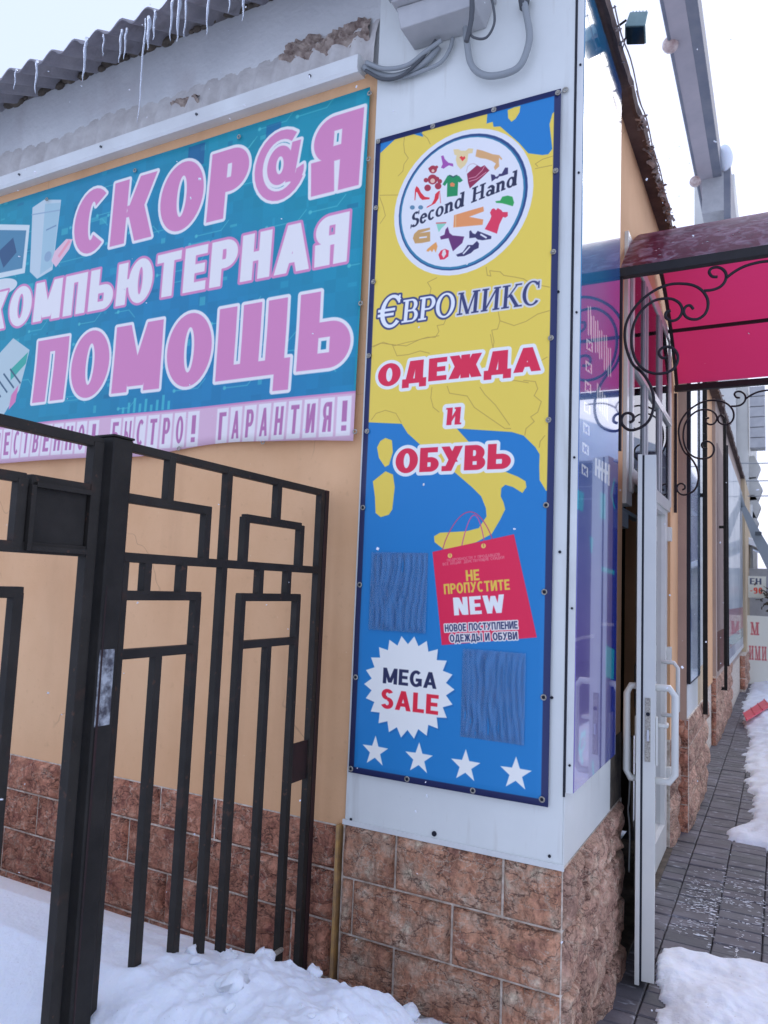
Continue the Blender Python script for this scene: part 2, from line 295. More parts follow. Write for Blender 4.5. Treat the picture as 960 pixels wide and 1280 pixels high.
def poly_mat():
    m = bpy.data.materials.new('red_polycarbonate'); m.use_nodes = True; n = m.node_tree.nodes; L = m.node_tree.links
    for q in list(n):
        if q.type == 'BSDF_PRINCIPLED': n.remove(q)
    out = [q for q in n if q.type == 'OUTPUT_MATERIAL'][0]
    tl = n.new('ShaderNodeBsdfTranslucent'); tl.inputs[0].default_value = (.82, .20, .385, 1)
    df = n.new('ShaderNodeBsdfPrincipled'); df.inputs['Base Color'].default_value = (.06, .012, .03, 1); df.inputs['Roughness'].default_value = .3
    tc = n.new('ShaderNodeTexCoord'); mp = n.new('ShaderNodeMapping'); mp.inputs['Scale'].default_value = (1, 1, 1); L.new(tc.outputs['Object'], mp.inputs[0])
    wv = n.new('ShaderNodeTexWave'); wv.wave_type = 'BANDS'; wv.bands_direction = 'Y'; wv.inputs['Scale'].default_value = 30; L.new(mp.outputs[0], wv.inputs[0])
    b = n.new('ShaderNodeBump'); b.inputs['Strength'].default_value = .12; b.inputs['Distance'].default_value = .003; L.new(wv.outputs[0], b.inputs['Height']); L.new(b.outputs[0], df.inputs['Normal'])
    ft = n.new('ShaderNodeTexNoise'); ft.inputs['Scale'].default_value = 16; ft.inputs['Detail'].default_value = 9; ft.inputs['Distortion'].default_value = 1.2; L.new(tc.outputs['Object'], ft.inputs[0])
    fr = n.new('ShaderNodeValToRGB'); fr.color_ramp.elements[0].position = .46; fr.color_ramp.elements[0].color = (.06, .012, .03, 1); fr.color_ramp.elements[1].position = .72; fr.color_ramp.elements[1].color = (.40, .38, .46, 1); L.new(ft.outputs[0], fr.inputs[0]); L.new(fr.outputs[0], df.inputs['Base Color'])
    ge = n.new('ShaderNodeNewGeometry'); sx = n.new('ShaderNodeSeparateXYZ'); L.new(ge.outputs['True Normal'], sx.inputs[0])      # frost lies on the upper face only
    up = n.new('ShaderNodeMath'); up.operation = 'GREATER_THAN'; up.inputs[1].default_value = 0; L.new(sx.outputs[2], up.inputs[0])
    cm = n.new('ShaderNodeMix'); cm.data_type = 'RGBA'; L.new(up.outputs[0], cm.inputs[0]); cm.inputs[6].default_value = (.10, .012, .035, 1); L.new(fr.outputs[0], cm.inputs[7]); L.new(cm.outputs[2], df.inputs['Base Color'])
    mx = n.new('ShaderNodeMixShader'); fm = n.new('ShaderNodeMapRange'); fm.inputs[3].default_value = .14; fm.inputs[4].default_value = .52; L.new(up.outputs[0], fm.inputs[0]); L.new(fm.outputs[0], mx.inputs[0]); L.new(tl.outputs[0], mx.inputs[1]); L.new(df.outputs[0], mx.inputs[2]); L.new(mx.outputs[0], out.inputs[0])
    return m
M['poly'] = poly_mat()
# ------------------------------------------------------------------ flat print, drawn in numpy (metres on the sheet)
class Canvas:
    def __init__(s, x0, x1, z0, z1, ppm, bgc):
        s.x0, s.x1, s.z0, s.z1, s.p = x0, x1, z0, z1, ppm
        s.W = int((x1 - x0) * ppm); s.H = int((z1 - z0) * ppm)
        s.a = np.ones((s.H, s.W, 3), np.float32) * np.array(alb(*bgc), np.float32)
    def region(s, bx0, bx1, bz0, bz1):
        i0 = max(0, int((bx0 - s.x0) * s.p) - 1); i1 = min(s.W, int((bx1 - s.x0) * s.p) + 2)
        j0 = max(0, int((bz0 - s.z0) * s.p) - 1); j1 = min(s.H, int((bz1 - s.z0) * s.p) + 2)
        if i1 <= i0 or j1 <= j0: return None
        X, Z = np.meshgrid(s.x0 + (np.arange(i0, i1) + .5) / s.p, s.z0 + (np.arange(j0, j1) + .5) / s.p)
        return i0, i1, j0, j1, X, Z
    def sdf(s, polys, X, Z):
        best = np.full(X.shape, 1e9)
        for pl in polys:
            d2 = np.full(X.shape, 1e9); ins = np.zeros(X.shape, bool); n = len(pl)
            for i in range(n):
                ax, az = pl[i]; bx, bz = pl[(i + 1) % n]; ex, ez = bx - ax, bz - az
                L2 = ex * ex + ez * ez
                if L2 < 1e-14: continue
                t = np.clip(((X - ax) * ex + (Z - az) * ez) / L2, 0, 1)
                d2 = np.minimum(d2, (X - ax - t * ex) ** 2 + (Z - az - t * ez) ** 2)
                if abs(ez) > 1e-12:
                    c = ((az > Z) != (bz > Z)) & (X < ex * (Z - az) / ez + ax); ins ^= c
            d = np.sqrt(d2); d = np.where(ins, -d, d); best = np.minimum(best, d)
        return best
    def fill(s, polys, color, off=0., alpha=1., outlines=()):
        if not polys: return
        mxo = max([off] + [o for o, c in outlines]) + 2 / s.p
        xs = [p[0] for pl in polys for p in pl]; zs = [p[1] for pl in polys for p in pl]
        rg = s.region(min(xs) - mxo, max(xs) + mxo, min(zs) - mxo, max(zs) + mxo)
        if rg is None: return
        i0, i1, j0, j1, X, Z = rg; d = s.sdf(polys, X, Z)
        for o, c in list(outlines) + [(off, color)]:
            cov = (np.clip(.5 - (d - o) * s.p, 0, 1) * alpha)[..., None].astype(np.float32)
            s.a[j0:j1, i0:i1] = s.a[j0:j1, i0:i1] * (1 - cov) + cov * np.array(alb(*c), np.float32)
    def line(s, pts, wd, color, alpha=1.):
        pl = []
        for (ax, az), (bx, bz) in zip(pts[:-1], pts[1:]):
            L = math.hypot(bx - ax, bz - az)
            if L < 1e-6: continue
            ux, uz = (bx - ax) / L * wd / 2, (bz - az) / L * wd / 2
            pl.append([(ax - ux - uz, az - uz + ux), (bx + ux - uz, bz + uz + ux), (bx + ux + uz, bz + uz - ux), (ax - ux + uz, az - uz - ux)])
        s.fill(pl, color, alpha=alpha)
    def image(s, name):
        im = bpy.data.images.new(name, s.W, s.H); a = np.clip(s.a, 0, 1)
        e = np.where(a <= .0031308, a * 12.92, 1.055 * np.power(np.maximum(a, 1e-6), 1 / 2.4) - .055)
        px = np.ones((s.H, s.W, 4), np.float32); px[..., :3] = e
        im.pixels.foreach_set(px.ravel()); im.pack(); im.update(); return im
def circ(cx, cz, rx, rz=None, n=48): rz = rx if rz is None else rz; return [(cx + rx * math.cos(2 * math.pi * i / n), cz + rz * math.sin(2 * math.pi * i / n)) for i in range(n)]
def Rr(x0, y0, x1, y1): return [(x0, y0), (x1, y0), (x1, y1), (x0, y1)]
def Sl(x0, y0, x1, y1, t): return [(x0, y0), (x0 + t, y0), (x1 + t, y1), (x1, y1)]
def Rg(cx, cy, rx, ry, tx, ty, a0=0, a1=360, n=22):
    if a1 - a0 >= 359: return [Rg(cx, cy, rx, ry, tx, ty, -4, 184)[0], Rg(cx, cy, rx, ry, tx, ty, 176, 364)[0]]
    A = [math.radians(a0 + (a1 - a0) * i / n) for i in range(n + 1)]
    return [[(cx + rx * math.cos(a), cy + ry * math.sin(a)) for a in A] + [(cx + (rx - tx) * math.cos(a), cy + (ry - ty) * math.sin(a)) for a in A[::-1]]]
def mir(pls, w): return [[(w - x, y) for x, y in p] for p in pls]
def bowl(x0, y0, x1, y1, t, h):
    """a D-shaped bowl open on its left side"""
    ry = (y1 - y0) / 2; rx = min(ry * 1.05, (x1 - x0) * .75); cx = x1 - rx; cy = (y0 + y1) / 2
    return [Rr(x0, y1 - h, cx + .01, y1), Rr(x0, y0, cx + .01, y0 + h)] + Rg(cx, cy, rx, ry, t, h, -92, 92)
def glyph(ch, t=.2, h=.17):
    """bold upright sans capitals one unit high: width, polygons"""
    w = .72; G = []
    if ch in 'ОO0': w = .86 if ch != '0' else .6; G = Rg(w / 2, .5, w / 2, .52, t * 1.05, h)
    elif ch in 'СC': w = .78; G = Rg(w / 2 + .03, .5, w / 2 + .03, .52, t * 1.05, h, 48, 312)
    elif ch == 'G': w = .8; G = Rg(w / 2 + .02, .5, w / 2 + .02, .52, t, h, 48, 330) + [Rr(w - t, .06, w, .52), Rr(w * .5, .52 - h, w, .52)]
    elif ch == 'К': w = .56 + t * 1.15; G = [Rr(0, 0, t, 1), Sl(t * .9, .40, w - t * 1.15, 1, t * 1.1), Sl(w - t * 1.2, 0, t * .95, .58, t * 1.15)]
    elif ch in 'РP': w = .72; G = [Rr(0, 0, t, 1)] + bowl(t * .5, .38, w, 1, t, h)
    elif ch == 'Я': w = .76; G = mir([Rr(0, 0, t, 1)] + bowl(t * .5, .40, w, 1, t, h) + [Sl(w - t * 1.2, 0, t * 1.3, .45, t * 1.15)], w)
    elif ch == '@': w = 1.02; G = Rg(.51, .5, .51, .56, t * .6, h * .62, -305, -28) + Rg(.5, .50, .25, .31, t * .66, h * .7) + [Sl(.62, .20, .72, .82, t * .62)] + Rg(.80, .36, .17, .19, t * .55, h * .6, -170, 20)
    elif ch in 'МM': w = .98; G = [Rr(0, 0, t, 1), Rr(w - t, 0, w, 1), Sl(w / 2 - t * .5, .08, 0, 1, t), Sl(w / 2 - t * .5, .08, w - t, 1, t)]
    elif ch == 'П': w = .76; G = [Rr(0, 0, t, 1), Rr(w - t, 0, w, 1), Rr(0, 1 - h, w, 1)]
    elif ch == 'Н': w = .76; G = [Rr(0, 0, t, 1), Rr(w - t, 0, w, 1), Rr(0, .5 - h / 2, w, .5 + h / 2)]
    elif ch == 'H': return glyph('Н', t, h)
    elif ch == 'Ь': w = .56 + t * .8; G = [Rr(0, 0, t, 1)] + bowl(t * .5, 0, w, .60, t, h)
    elif ch == 'Ы': w = 1.0; G = [Rr(0, 0, t, 1)] + bowl(t * .5, 0, .64, .60, t, h) + [Rr(w - t, 0, w, 1)]
    elif ch == 'Ю': w = 1.12; G = [Rr(0, 0, t, 1), Rr(0, .5 - h / 2, .5, .5 + h / 2)] + Rg(.74, .5, .38, .52, t, h)
    elif ch == 'Т': w = .72; G = [Rr(w / 2 - t / 2, 0, w / 2 + t / 2, 1), Rr(0, 1 - h, w, 1)]
    elif ch in 'ЕE': w = .64; G = [Rr(0, 0, t, 1), Rr(0, 0, w, h), Rr(0, 1 - h, w, 1), Rr(0, .5 - h / 2, w * .92, .5 + h / 2)]
    elif ch in 'АA': w = .86; G = [Sl(0, 0, w / 2 - t / 2, 1, t), Sl(w - t, 0, w / 2 - t / 2, 1, t), Rr(w * .22, .2, w * .78, .2 + h * .95)]
    elif ch == 'Щ': e = .42 + 2.4 * t; w = e + .10; G = [Rr(0, 0, t, 1), Rr(e / 2 - t / 2, 0, e / 2 + t / 2, 1), Rr(e - t, 0, e, 1), Rr(0, 0, w, h), Rr(w - t * .8, -.22, w, h)]
    elif ch == 'Ц': w = .86; G = [Rr(0, 0, t, 1), Rr(.74 - t, 0, .74, 1), Rr(0, 0, w, h), Rr(w - t * .8, -.2, w, h)]
    elif ch == 'Д': w = .88; G = [Sl(.10, 0, .26, 1, t * .9), Rr(w - .12 - t, 0, w - .12, 1), Rr(.26, 1 - h, w - .12, 1), Rr(0, 0, w, h), Rr(0, -.18, t * .85, h), Rr(w - t * .85, -.18, w, h)]
    elif ch == 'Ж': w = 1.12; c = w / 2; G = [Rr(c - t / 2, 0, c + t / 2, 1)]; q = [Sl(c, .44, w - t * 1.15, 1, t * 1.1), Sl(w - t * 1.15, 0, c, .58, t * 1.15)]; G += q + mir(q, w)
    elif ch in 'Иu': w = .78; G = [Rr(0, 0, t, 1), Rr(w - t, 0, w, 1), Sl(t * .25, .02, w - t * 1.25, .98, t)]
    elif ch == 'Б': w = .72; G = [Rr(0, 0, t, 1), Rr(0, 1 - h, w * .92, 1)] + bowl(t * .5, 0, w, .60, t, h)
    elif ch == 'В': w = .74; G = [Rr(0, 0, t, 1)] + bowl(t * .5, 0, w, .56, t, h) + bowl(t * .5, .56 - h, w * .95, 1, t, h)
    elif ch == 'У': w = .78; G = [Sl(t * .35, 0, w - t, 1, t), Sl(w * .42, .36, 0, 1, t), Rr(.04, 0, t * .9, h)]
    elif ch == 'Л': w = .80; G = [Sl(0, 0, w * .24, 1, t), Rr(w - t, 0, w, 1), Rr(w * .24, 1 - h, w, 1)]
    elif ch == 'Г': w = .58; G = [Rr(0, 0, t, 1), Rr(0, 1 - h, w, 1)]
    elif ch == 'Ч': w = .72; G = [Rr(w - t, 0, w, 1), Rr(0, .56, t, 1), Rr(t * .4, .40, w, .40 + h), Rr(0, .45, t, .7)]
    elif ch == '!': w = .2; G = [Rr(0, .3, t, 1), Rr(0, 0, t, .18)]
    elif ch == 'N': w = .8; G = [Rr(0, 0, t, 1), Rr(w - t, 0, w, 1), Sl(w - t * 1.25, .02, t * .25, .98, t)]
    elif ch == 'W': w = 1.16; G = [Sl(w * .17, 0, 0, 1, t), Sl(w * .17, 0, w * .5 - t / 2, .95, t * .9), Sl(w * .83 - t, 0, w * .5 - t / 2, .95, t * .9), Sl(w * .83 - t, 0, w - t, 1, t)]
    elif ch == 'L': w = .6; G = [Rr(0, 0, t, 1), Rr(0, 0, w, h)]
    elif ch == 'S': w = .70; G = Rg(.35, .735, .33, .285, t, h, 25, 272) + Rg(.35, .285, .35, .305, t, h, -158, 92)
    elif ch == '9': w = .58; G = Rg(.29, .70, .29, .30, t, h) + [Rr(.58 - t, .25, .58, .7)] + Rg(.27, .28, .31, .28, t, h, -150, 10)
    elif ch == '-': w = .4; G = [Rr(.03, .38, .37, .38 + h)]
    elif ch == ' ': w = .38
    return w, G
def serif(ch, t=.17, h=.07):
    """high-contrast letters with slab serifs"""
    def sf(x, y, e=.10): return Rr(x - e, y, x + t + e, y + h) if y < .5 else Rr(x - e, y - h, x + t + e, y)
    w = .8; G = []
    if ch == 'Є': w = .9; G = Rg(.48, .5, .48, .62, t * 1.1, h * 1.5, 42, 318) + [Rr(-.10, .52, .62, .52 + h * 1.3), Rr(-.10, .34, .58, .34 + h * 1.3), Rr(.72, .78, .80, 1.08)]
    elif ch == 'В': w = .76; G = [Rr(.1, 0, .1 + t, 1), sf(.1, 0), sf(.1, 1)] + bowl(.1, 0, w, .54, t, h) + bowl(.1, .54 - h, w * .92, 1, t, h)
    elif ch == 'Р': w = .74; G = [Rr(.1, 0, .1 + t, 1), sf(.1, 0), sf(.1, 1)] + bowl(.1, .42, w, 1, t, h)
    elif ch == 'О': w = .86; G = Rg(.43, .5, .43, .53, t, h)
    elif ch == 'М': w = 1.14; G = [Rr(.12, 0, .12 + t * .5, 1), Rr(w - .12 - t, 0, w - .12, 1), Sl(w / 2 - t * .5, .0, .08, 1, t), Sl(w / 2 - t * .3, .0, w - .16 - t * .8, 1, t * .5), sf(.08, 0, .06), sf(w - .12 - t, 0), sf(w - .12 - t, 1), sf(.08, 1, .06)]
    elif ch == 'И': w = .98; G = [Rr(.12, 0, .12 + t, 1), Rr(w - .12 - t, 0, w - .12, 1), Sl(.2, .06, w - .2 - t * .5, .94, t * .55)] + [sf(a, b, .08) for a in (.12, w - .12 - t) for b in (0, 1)]
    elif ch == 'К': w = .92; G = [Rr(.1, 0, .1 + t, 1), sf(.1, 0), sf(.1, 1), Sl(.24, .45, .68, 1, t * .5), Sl(.68, 0, .28, .58, t * 1.1), Rr(.60, 1 - h, .92, 1), Rr(.6, 0, .98, h)]
    elif ch == 'С': w = .80; G = Rg(.44, .5, .44, .53, t, h, 42, 318) + [Rr(.70, .68, .77, .98)]
    elif ch == 'S': w = .62; G = Rg(.32, .745, .27, .275, t, h * 1.3, 30, 272) + Rg(.32, .275, .31, .295, t, h * 1.3, -155, 92) + [Rr(.52, .76, .59, 1.02), Rr(.0, -.02, .07, .26)]
    elif ch == 'H': w = .98; G = [Rr(.12, 0, .12 + t, 1), Rr(w - .12 - t, 0, w - .12, 1), Rr(.12, .46, w - .12, .46 + h)] + [sf(a, b) for a in (.12, w - .12 - t) for b in (0, 1)]
    elif ch == 'e': w = .56; G = Rg(.28, .33, .28, .35, t * .9, h * 1.3, 0, 325) + [Rr(.06, .33, .56, .33 + h)]
    elif ch == 'c': w = .52; G = Rg(.28, .33, .28, .35, t * .9, h * 1.3, 45, 318)
    elif ch == 'o': w = .60; G = Rg(.30, .33, .30, .35, t * .9, h * 1.1)
    elif ch == 'n': w = .68; G = [Rr(.06, 0, .06 + t, .66), Rr(.0, .6, .2, .66), Rr(.66 - t - .06, 0, .60, .45), Rr(0, 0, .3, h), Rr(.38, 0, .68, h)] + Rg(.36, .42, .24, .26, t, h * 1.6, 0, 150)
    elif ch == 'd': w = .66; G = Rg(.28, .33, .28, .35, t * .9, h * 1.2) + [Rr(.46, 0, .46 + t, 1), Rr(.36, 1 - h, .5, 1), Rr(.5, 0, .70, h)]
    elif ch == 'a': w = .60; G = Rg(.24, .20, .24, .21, t * .8, h * 1.2) + [Rr(.38, 0, .38 + t, .5), Rr(.4, 0, .62, h)] + Rg(.29, .44, .26, .24, t, h * 1.4, 0, 150)
    elif ch == ' ': w = .42
    return w, G
def text(c, s, x0, x1, z0, z1, color, outlines=(), t=.2, h=.17, gap=.1, shear=0., rot=0., font=glyph, piv=None, off=0., sizes=None):
    """lay out a word in the rectangle x0..x1, z0..z1 of the sheet and print it"""
    items = []; cur = 0
    for i, ch in enumerate(s):
        k = sizes[i] if sizes else 1.
        wd, G = font(ch, t, h); items.append((cur, k, G)); cur += wd * k + gap
    tot = cur - gap; sx = (x1 - x0) / tot; sz = z1 - z0; P = []
    cr, sr = math.cos(rot), math.sin(rot); px, pz = piv or (x0, z0)
    for cx, k, G in items:
        for pl in G:
            q = []
            for x, y in pl:
                X = x0 + (cx + x * k) * sx + shear * y * k * sz; Z = z0 + y * k * sz
                dx, dz = X - px, Z - pz; q.append((px + dx * cr - dz * sr, pz + dx * sr + dz * cr))
            P.append(q)
    # letter by letter keeps the working area small; every outline first, then every face
    step = max(1, len(P))
    for o, col in outlines:
        for it in P_by(items, P): c.fill(it, col, off=o)
    for it in P_by(items, P): c.fill(it, color, off=off)
def P_by(items, P):
    i = 0
    for _, _, G in items:
        if G: yield P[i:i + len(G)]
        i += len(G)
# ------------------------------------------------------------------ artwork of the tall shop banner
def pz(px, py): q = onY(px, py); return (float(q[0]), float(q[2]))
B2 = (-.792, -.048, .862, 3.322)
c2 = Canvas(*B2, 620, (216, 194, 88))
def z4(pts): return [pz(440 + x / 3.4286, 420 + y / 3.4286) for x, y in pts]
def z3(pts): return [pz(440 + x / 3.4286, 120 + y / 3.4286) for x, y in pts]
BLUE = (24, 116, 196)
sea = z4([(40, 371), (220, 380), (245, 420), (300, 470), (390, 545), (450, 590), (520, 650), (560, 690), (580, 740), (583, 775), (550, 825), (500, 838), (385, 845), (360, 860), (362, 885), (400, 915), (470, 905), (540, 885), (605, 850), (640, 790), (662, 745), (655, 715), (643, 690), (645, 655), (662, 640), (695, 650), (735, 675), (752, 650), (748, 625), (715, 605), (650, 580), (560, 520), (500, 450), (455, 400), (690, 415), (740, 430), (790, 480), (808, 510), (806, 560), (808, 620), (835, 665), (900, 690)]) + [(0.1, .80), (-.9, .80)]
c2.fill([sea], BLUE)
YEL = (216, 194, 88)
c2.fill([z4([(150, 440), (178, 450), (182, 500), (165, 555), (148, 564), (122, 525), (114, 480), (128, 453)])], YEL)
c2.fill([z4([(96, 625), (150, 582), (182, 596), (190, 650), (180, 745), (165, 768), (130, 778), (108, 760), (105, 690)])], YEL)
c2.fill([z3([(585, 85), (602, 60), (900, -20), (885, 60), (862, 85), (850, 130), (862, 235), (845, 258), (820, 262), (760, 255), (720, 210), (640, 140), (612, 142), (608, 120), (582, 128)])], BLUE)
c2.fill([z3([(672, 70), (700, 58), (726, 52), (722, 80), (705, 108), (688, 120), (674, 104)])], YEL)
c2.fill([z3([(116, 185), (300, 140), (312, 184), (270, 172), (235, 170), (205, 180), (128, 252)])], BLUE)
for ln in ([(232, 172), (228, 215), (232, 250), (248, 275), (230, 300), (225, 330), (205, 350)], [(125, 432), (205, 432)], [(800, 310), (790, 300), (820, 280), (875, 262)], [(790, 320), (860, 305)], [(125, 440), (140, 480), (150, 520), (128, 552)],
           [(300, 165), (330, 190), (342, 215)], [(580, 740), (585, 775), (600, 778), (595, 755), (640, 760), (655, 775), (700, 782), (740, 790), (770, 810), (850, 825)], [(370, 785), (330, 805), (345, 830), (340, 855), (370, 870)],
           [(410, 960), (400, 985), (372, 990), (380, 1015), (365, 1040), (330, 1040), (280, 1055), (240, 1062), (190, 1075), (140, 1060), (98, 1080)], [(630, 920), (640, 970), (630, 1005), (605, 1010), (615, 1060), (608, 1100)], [(640, 970), (700, 990), (750, 972), (800, 940), (850, 925)]):
    c2.line(z3(ln), .0022, (160, 134, 70))
for ln in ([(90, 50), (130, 35), (180, 42), (200, 90), (250, 85), (300, 70), (340, 80)], [(180, 42), (240, 48), (300, 20), (380, 5)], [(415, 220), (425, 250), (500, 262), (530, 310), (580, 345), (660, 400), (685, 400)], [(555, 225), (575, 255), (620, 300), (680, 385)],
           [(350, 225), (345, 270), (355, 310), (380, 330)], [(90, 362), (110, 335), (150, 322), (195, 335), (218, 375)], [(740, 195), (790, 200), (800, 230), (785, 260), (815, 285), (800, 330), (770, 350), (785, 370), (750, 400), (745, 428)], [(830, 430), (810, 455), (806, 480)], [(600, 0), (608, 45), (612, 60)], [(760, 205), (700, 195), (640, 200)], [(815, 110), (840, 95)]):
    c2.line(z4(ln), .0022, (160, 134, 70))
# round emblem
ecx, ecz = -.4175, 2.979
WHT = (208, 214, 238)
c2.fill([circ(ecx, ecz, .277, .280)], WHT); c2.fill([circ(ecx, ecz, .257, .261)], (36, 66, 128)); c2.fill([circ(ecx - .002, ecz - .002, .250, .254)], (48, 120, 168)); c2.fill([circ(ecx - .002, ecz, .243, .2475)], WHT)
def z5(pts): return [pz(480 + x / 4.8, 160 + y / 4.8) for x, y in pts]
def ic(pts, col): c2.fill([z5(pts)], col)
TAN, PUR, RED, NAVY, CRIM, GRN, OCH, ORG = (202, 160, 118), (96, 44, 112), (206, 42, 62), (52, 48, 100), (136, 36, 78), (20, 134, 90), (186, 148, 100), (226, 142, 96)
ic([(352, 182), (366, 178), (374, 200), (396, 222), (424, 228), (426, 246), (400, 238), (385, 246), (368, 258), (352, 252), (362, 230)], (150, 76, 172))
ic([(425, 142), (455, 140), (470, 150), (500, 150), (515, 136), (545, 138), (540, 165), (515, 168), (510, 215), (495, 240), (470, 262), (450, 240), (440, 205), (445, 178), (432, 175)], (226, 198, 160))
ic([(462, 190), (475, 182), (483, 190), (493, 182), (498, 195), (480, 214)], (214, 52, 62))
ic([(565, 142), (600, 150), (660, 172), (700, 178), (718, 200), (712, 208), (700, 192), (698, 215), (700, 245), (675, 268), (668, 250), (680, 228), (655, 212), (620, 200), (585, 195), (558, 185)], TAN)
for k in range(26):
    pass
P_ = [(505 + 6 * 0, 275), (512, 245), (528, 232), (548, 228), (566, 238), (575, 262)]
c2.line(z5(P_), .0035, (190, 180, 200))
ic([(508, 290), (568, 238), (590, 250), (612, 238), (642, 270), (600, 310), (525, 378), (515, 345)], CRIM)
c2.line(z5([(520, 318), (560, 308), (600, 268), (612, 245)]), .0025, (220, 150, 180)); c2.line(z5([(524, 335), (566, 322), (622, 280)]), .0025, (220, 150, 180))
ic([(650, 292), (672, 296), (680, 308), (695, 300), (698, 290), (715, 288), (735, 252), (752, 252), (752, 290), (718, 302), (700, 305), (690, 318), (678, 318), (655, 336)], NAVY)
# teddy in red and cream
for x, y, r in ((304, 262, 24), (285, 258, 9), (326, 248, 9), (302, 322, 30), (262, 326, 14), (345, 334, 14), (272, 372, 20), (335, 362, 20), (330, 318, 12)):
    c2.fill([z5([(x + r * math.cos(a * .4), y + r * math.sin(a * .4)) for a in range(16)])], (156, 44, 70))
for x, y, r in ((302, 330, 14), (304, 270, 9)):
    c2.fill([z5([(x + r * math.cos(a * .4), y + r * math.sin(a * .4)) for a in range(16)])], (222, 180, 176))
ic([(392, 300), (410, 296), (425, 304), (442, 296), (462, 304), (484, 330), (466, 342), (456, 338), (452, 420), (388, 428), (390, 342), (376, 362), (362, 352)], GRN)
ic([(406, 348), (420, 340), (436, 350), (432, 366), (410, 366)], (222, 128, 88)); c2.line(z5([(402, 298), (426, 310), (448, 298)]), .003, NAVY)
ic([(196, 380), (205, 360), (218, 372), (232, 400), (255, 425), (284, 430), (284, 440), (240, 444), (225, 430), (210, 400), (203, 395), (198, 445), (193, 445)], RED)
ic([(350, 390), (342, 400), (338, 435), (318, 465), (266, 492), (268, 484), (296, 470), (312, 440), (318, 410), (338, 392)], RED); c2.line(z5([(345, 400), (350, 462)]), .0025, RED)
for x in (180, 230): c2.fill([z5([(x + 15 * math.cos(a * .4), 488 + 13 * math.sin(a * .4)) for a in range(16)])], (88, 130, 170))
ic([(675, 452), (705, 448), (718, 425), (750, 418), (778, 425), (788, 460), (780, 482), (740, 470), (715, 464), (682, 462)], (44, 152, 84))
ic([(430, 535), (605, 484), (608, 512), (520, 545), (604, 560), (600, 592), (425, 608)], ORG); c2.line(z5([(440, 535), (438, 606)]), .002, (240, 200, 170))
ic([(655, 498), (668, 494), (680, 505), (690, 492), (712, 505), (720, 516), (750, 516), (750, 540), (735, 550), (722, 545), (700, 590), (685, 645), (612, 618), (645, 560), (652, 540), (644, 520)], (206, 52, 92))
ic([(322, 578), (382, 575), (378, 590), (352, 615), (338, 636), (328, 604)], (130, 200, 190)); c2.line(z5([(324, 582), (380, 580)]), .004, (210, 60, 90))
ic([(345, 662), (372, 650), (378, 620), (392, 604), (402, 640), (420, 655), (490, 662), (478, 700), (422, 750), (405, 700), (396, 672), (350, 680)], PUR)
ic([(520, 630), (530, 625), (540, 642), (556, 648), (570, 628), (600, 640), (652, 660), (650, 676), (600, 684), (570, 680), (556, 668), (520, 672)], NAVY); c2.line(z5([(590, 650), (620, 668)]), .006, WHT)
ic([(440, 770), (480, 755), (510, 712), (540, 712), (566, 688), (578, 704), (575, 730), (548, 742), (530, 760), (490, 778), (450, 782)], NAVY); c2.line(z5([(486, 762), (520, 725)]), .006, WHT)
ic([(190, 645), (215, 622), (284, 608), (286, 620), (225, 640), (286, 632), (286, 690), (235, 700), (195, 702), (182, 672)], OCH); c2.line(z5([(225, 668), (262, 664)]), .006, WHT)
ic([(270, 735), (300, 710), (322, 694), (330, 720), (320, 758), (308, 735), (298, 755), (286, 742), (276, 752), (262, 748)], (222, 152, 92))
ic([(335, 770), (350, 745), (375, 735), (398, 745), (395, 780), (370, 798), (345, 800)], (208, 46, 84)); ic([(362, 745), (376, 738), (382, 765), (366, 790), (355, 770)], (220, 210, 225))
a0 = z5([(168, 612)])[0]; a1 = z5([(800, 356)])[0]; ang = math.atan2(a1[1] - a0[1], a1[0] - a0[0]); LW = math.hypot(a1[0] - a0[0], a1[1] - a0[1])
text(c2, 'Second Hand', a0[0], a0[0] + LW, a0[1], a0[1] + .056, (30, 36, 72), t=.20, h=.10, gap=.05, shear=.25, rot=ang, font=serif, piv=a0)
# shop name
nm = 'ЄВРОМИКС'
text(c2, nm[:4], -.742, -.430, 2.545, 2.635, (226, 230, 246), outlines=((.0075, (52, 62, 120)),), t=.17, h=.08, gap=.04, shear=.05, font=serif, sizes=[1.18, 1, 1, 1], rot=-.004)
text(c2, nm[4:], -.420, -.112, 2.543, 2.628, (48, 56, 112), outlines=((.0065, (200, 204, 222)),), t=.17, h=.07, gap=.05, shear=.05, font=serif)
PINK = (204, 36, 78)
for wd, a, b, zb, zt, f in (('ОДЕЖДА', -.738, -.100, 2.305, 2.391, glyph), ('ОБУВЬ', -.648, -.200, 1.968, 2.058, glyph)):
    text(c2, wd, a, b, zb, zt, PINK, outlines=((.0125, (232, 224, 240)),), t=.30, h=.21, gap=.07, shear=.02)
text(c2, 'и', -.450, -.392, 2.136, 2.200, PINK, outlines=((.0145, (232, 224, 240)),), t=.28, h=.1, gap=.05, shear=.06, font=lambda ch, t, h: (.8, [Rr(.06, 0, .06 + t, 1), Rr(.5, 0, .5 + t, 1), Sl(.1, .04, .55, .9, .16), Rr(-.02, 1 - h, .2, 1), Rr(.44, 1 - h, .6, 1), Rr(.6, 0, .86, h)]))
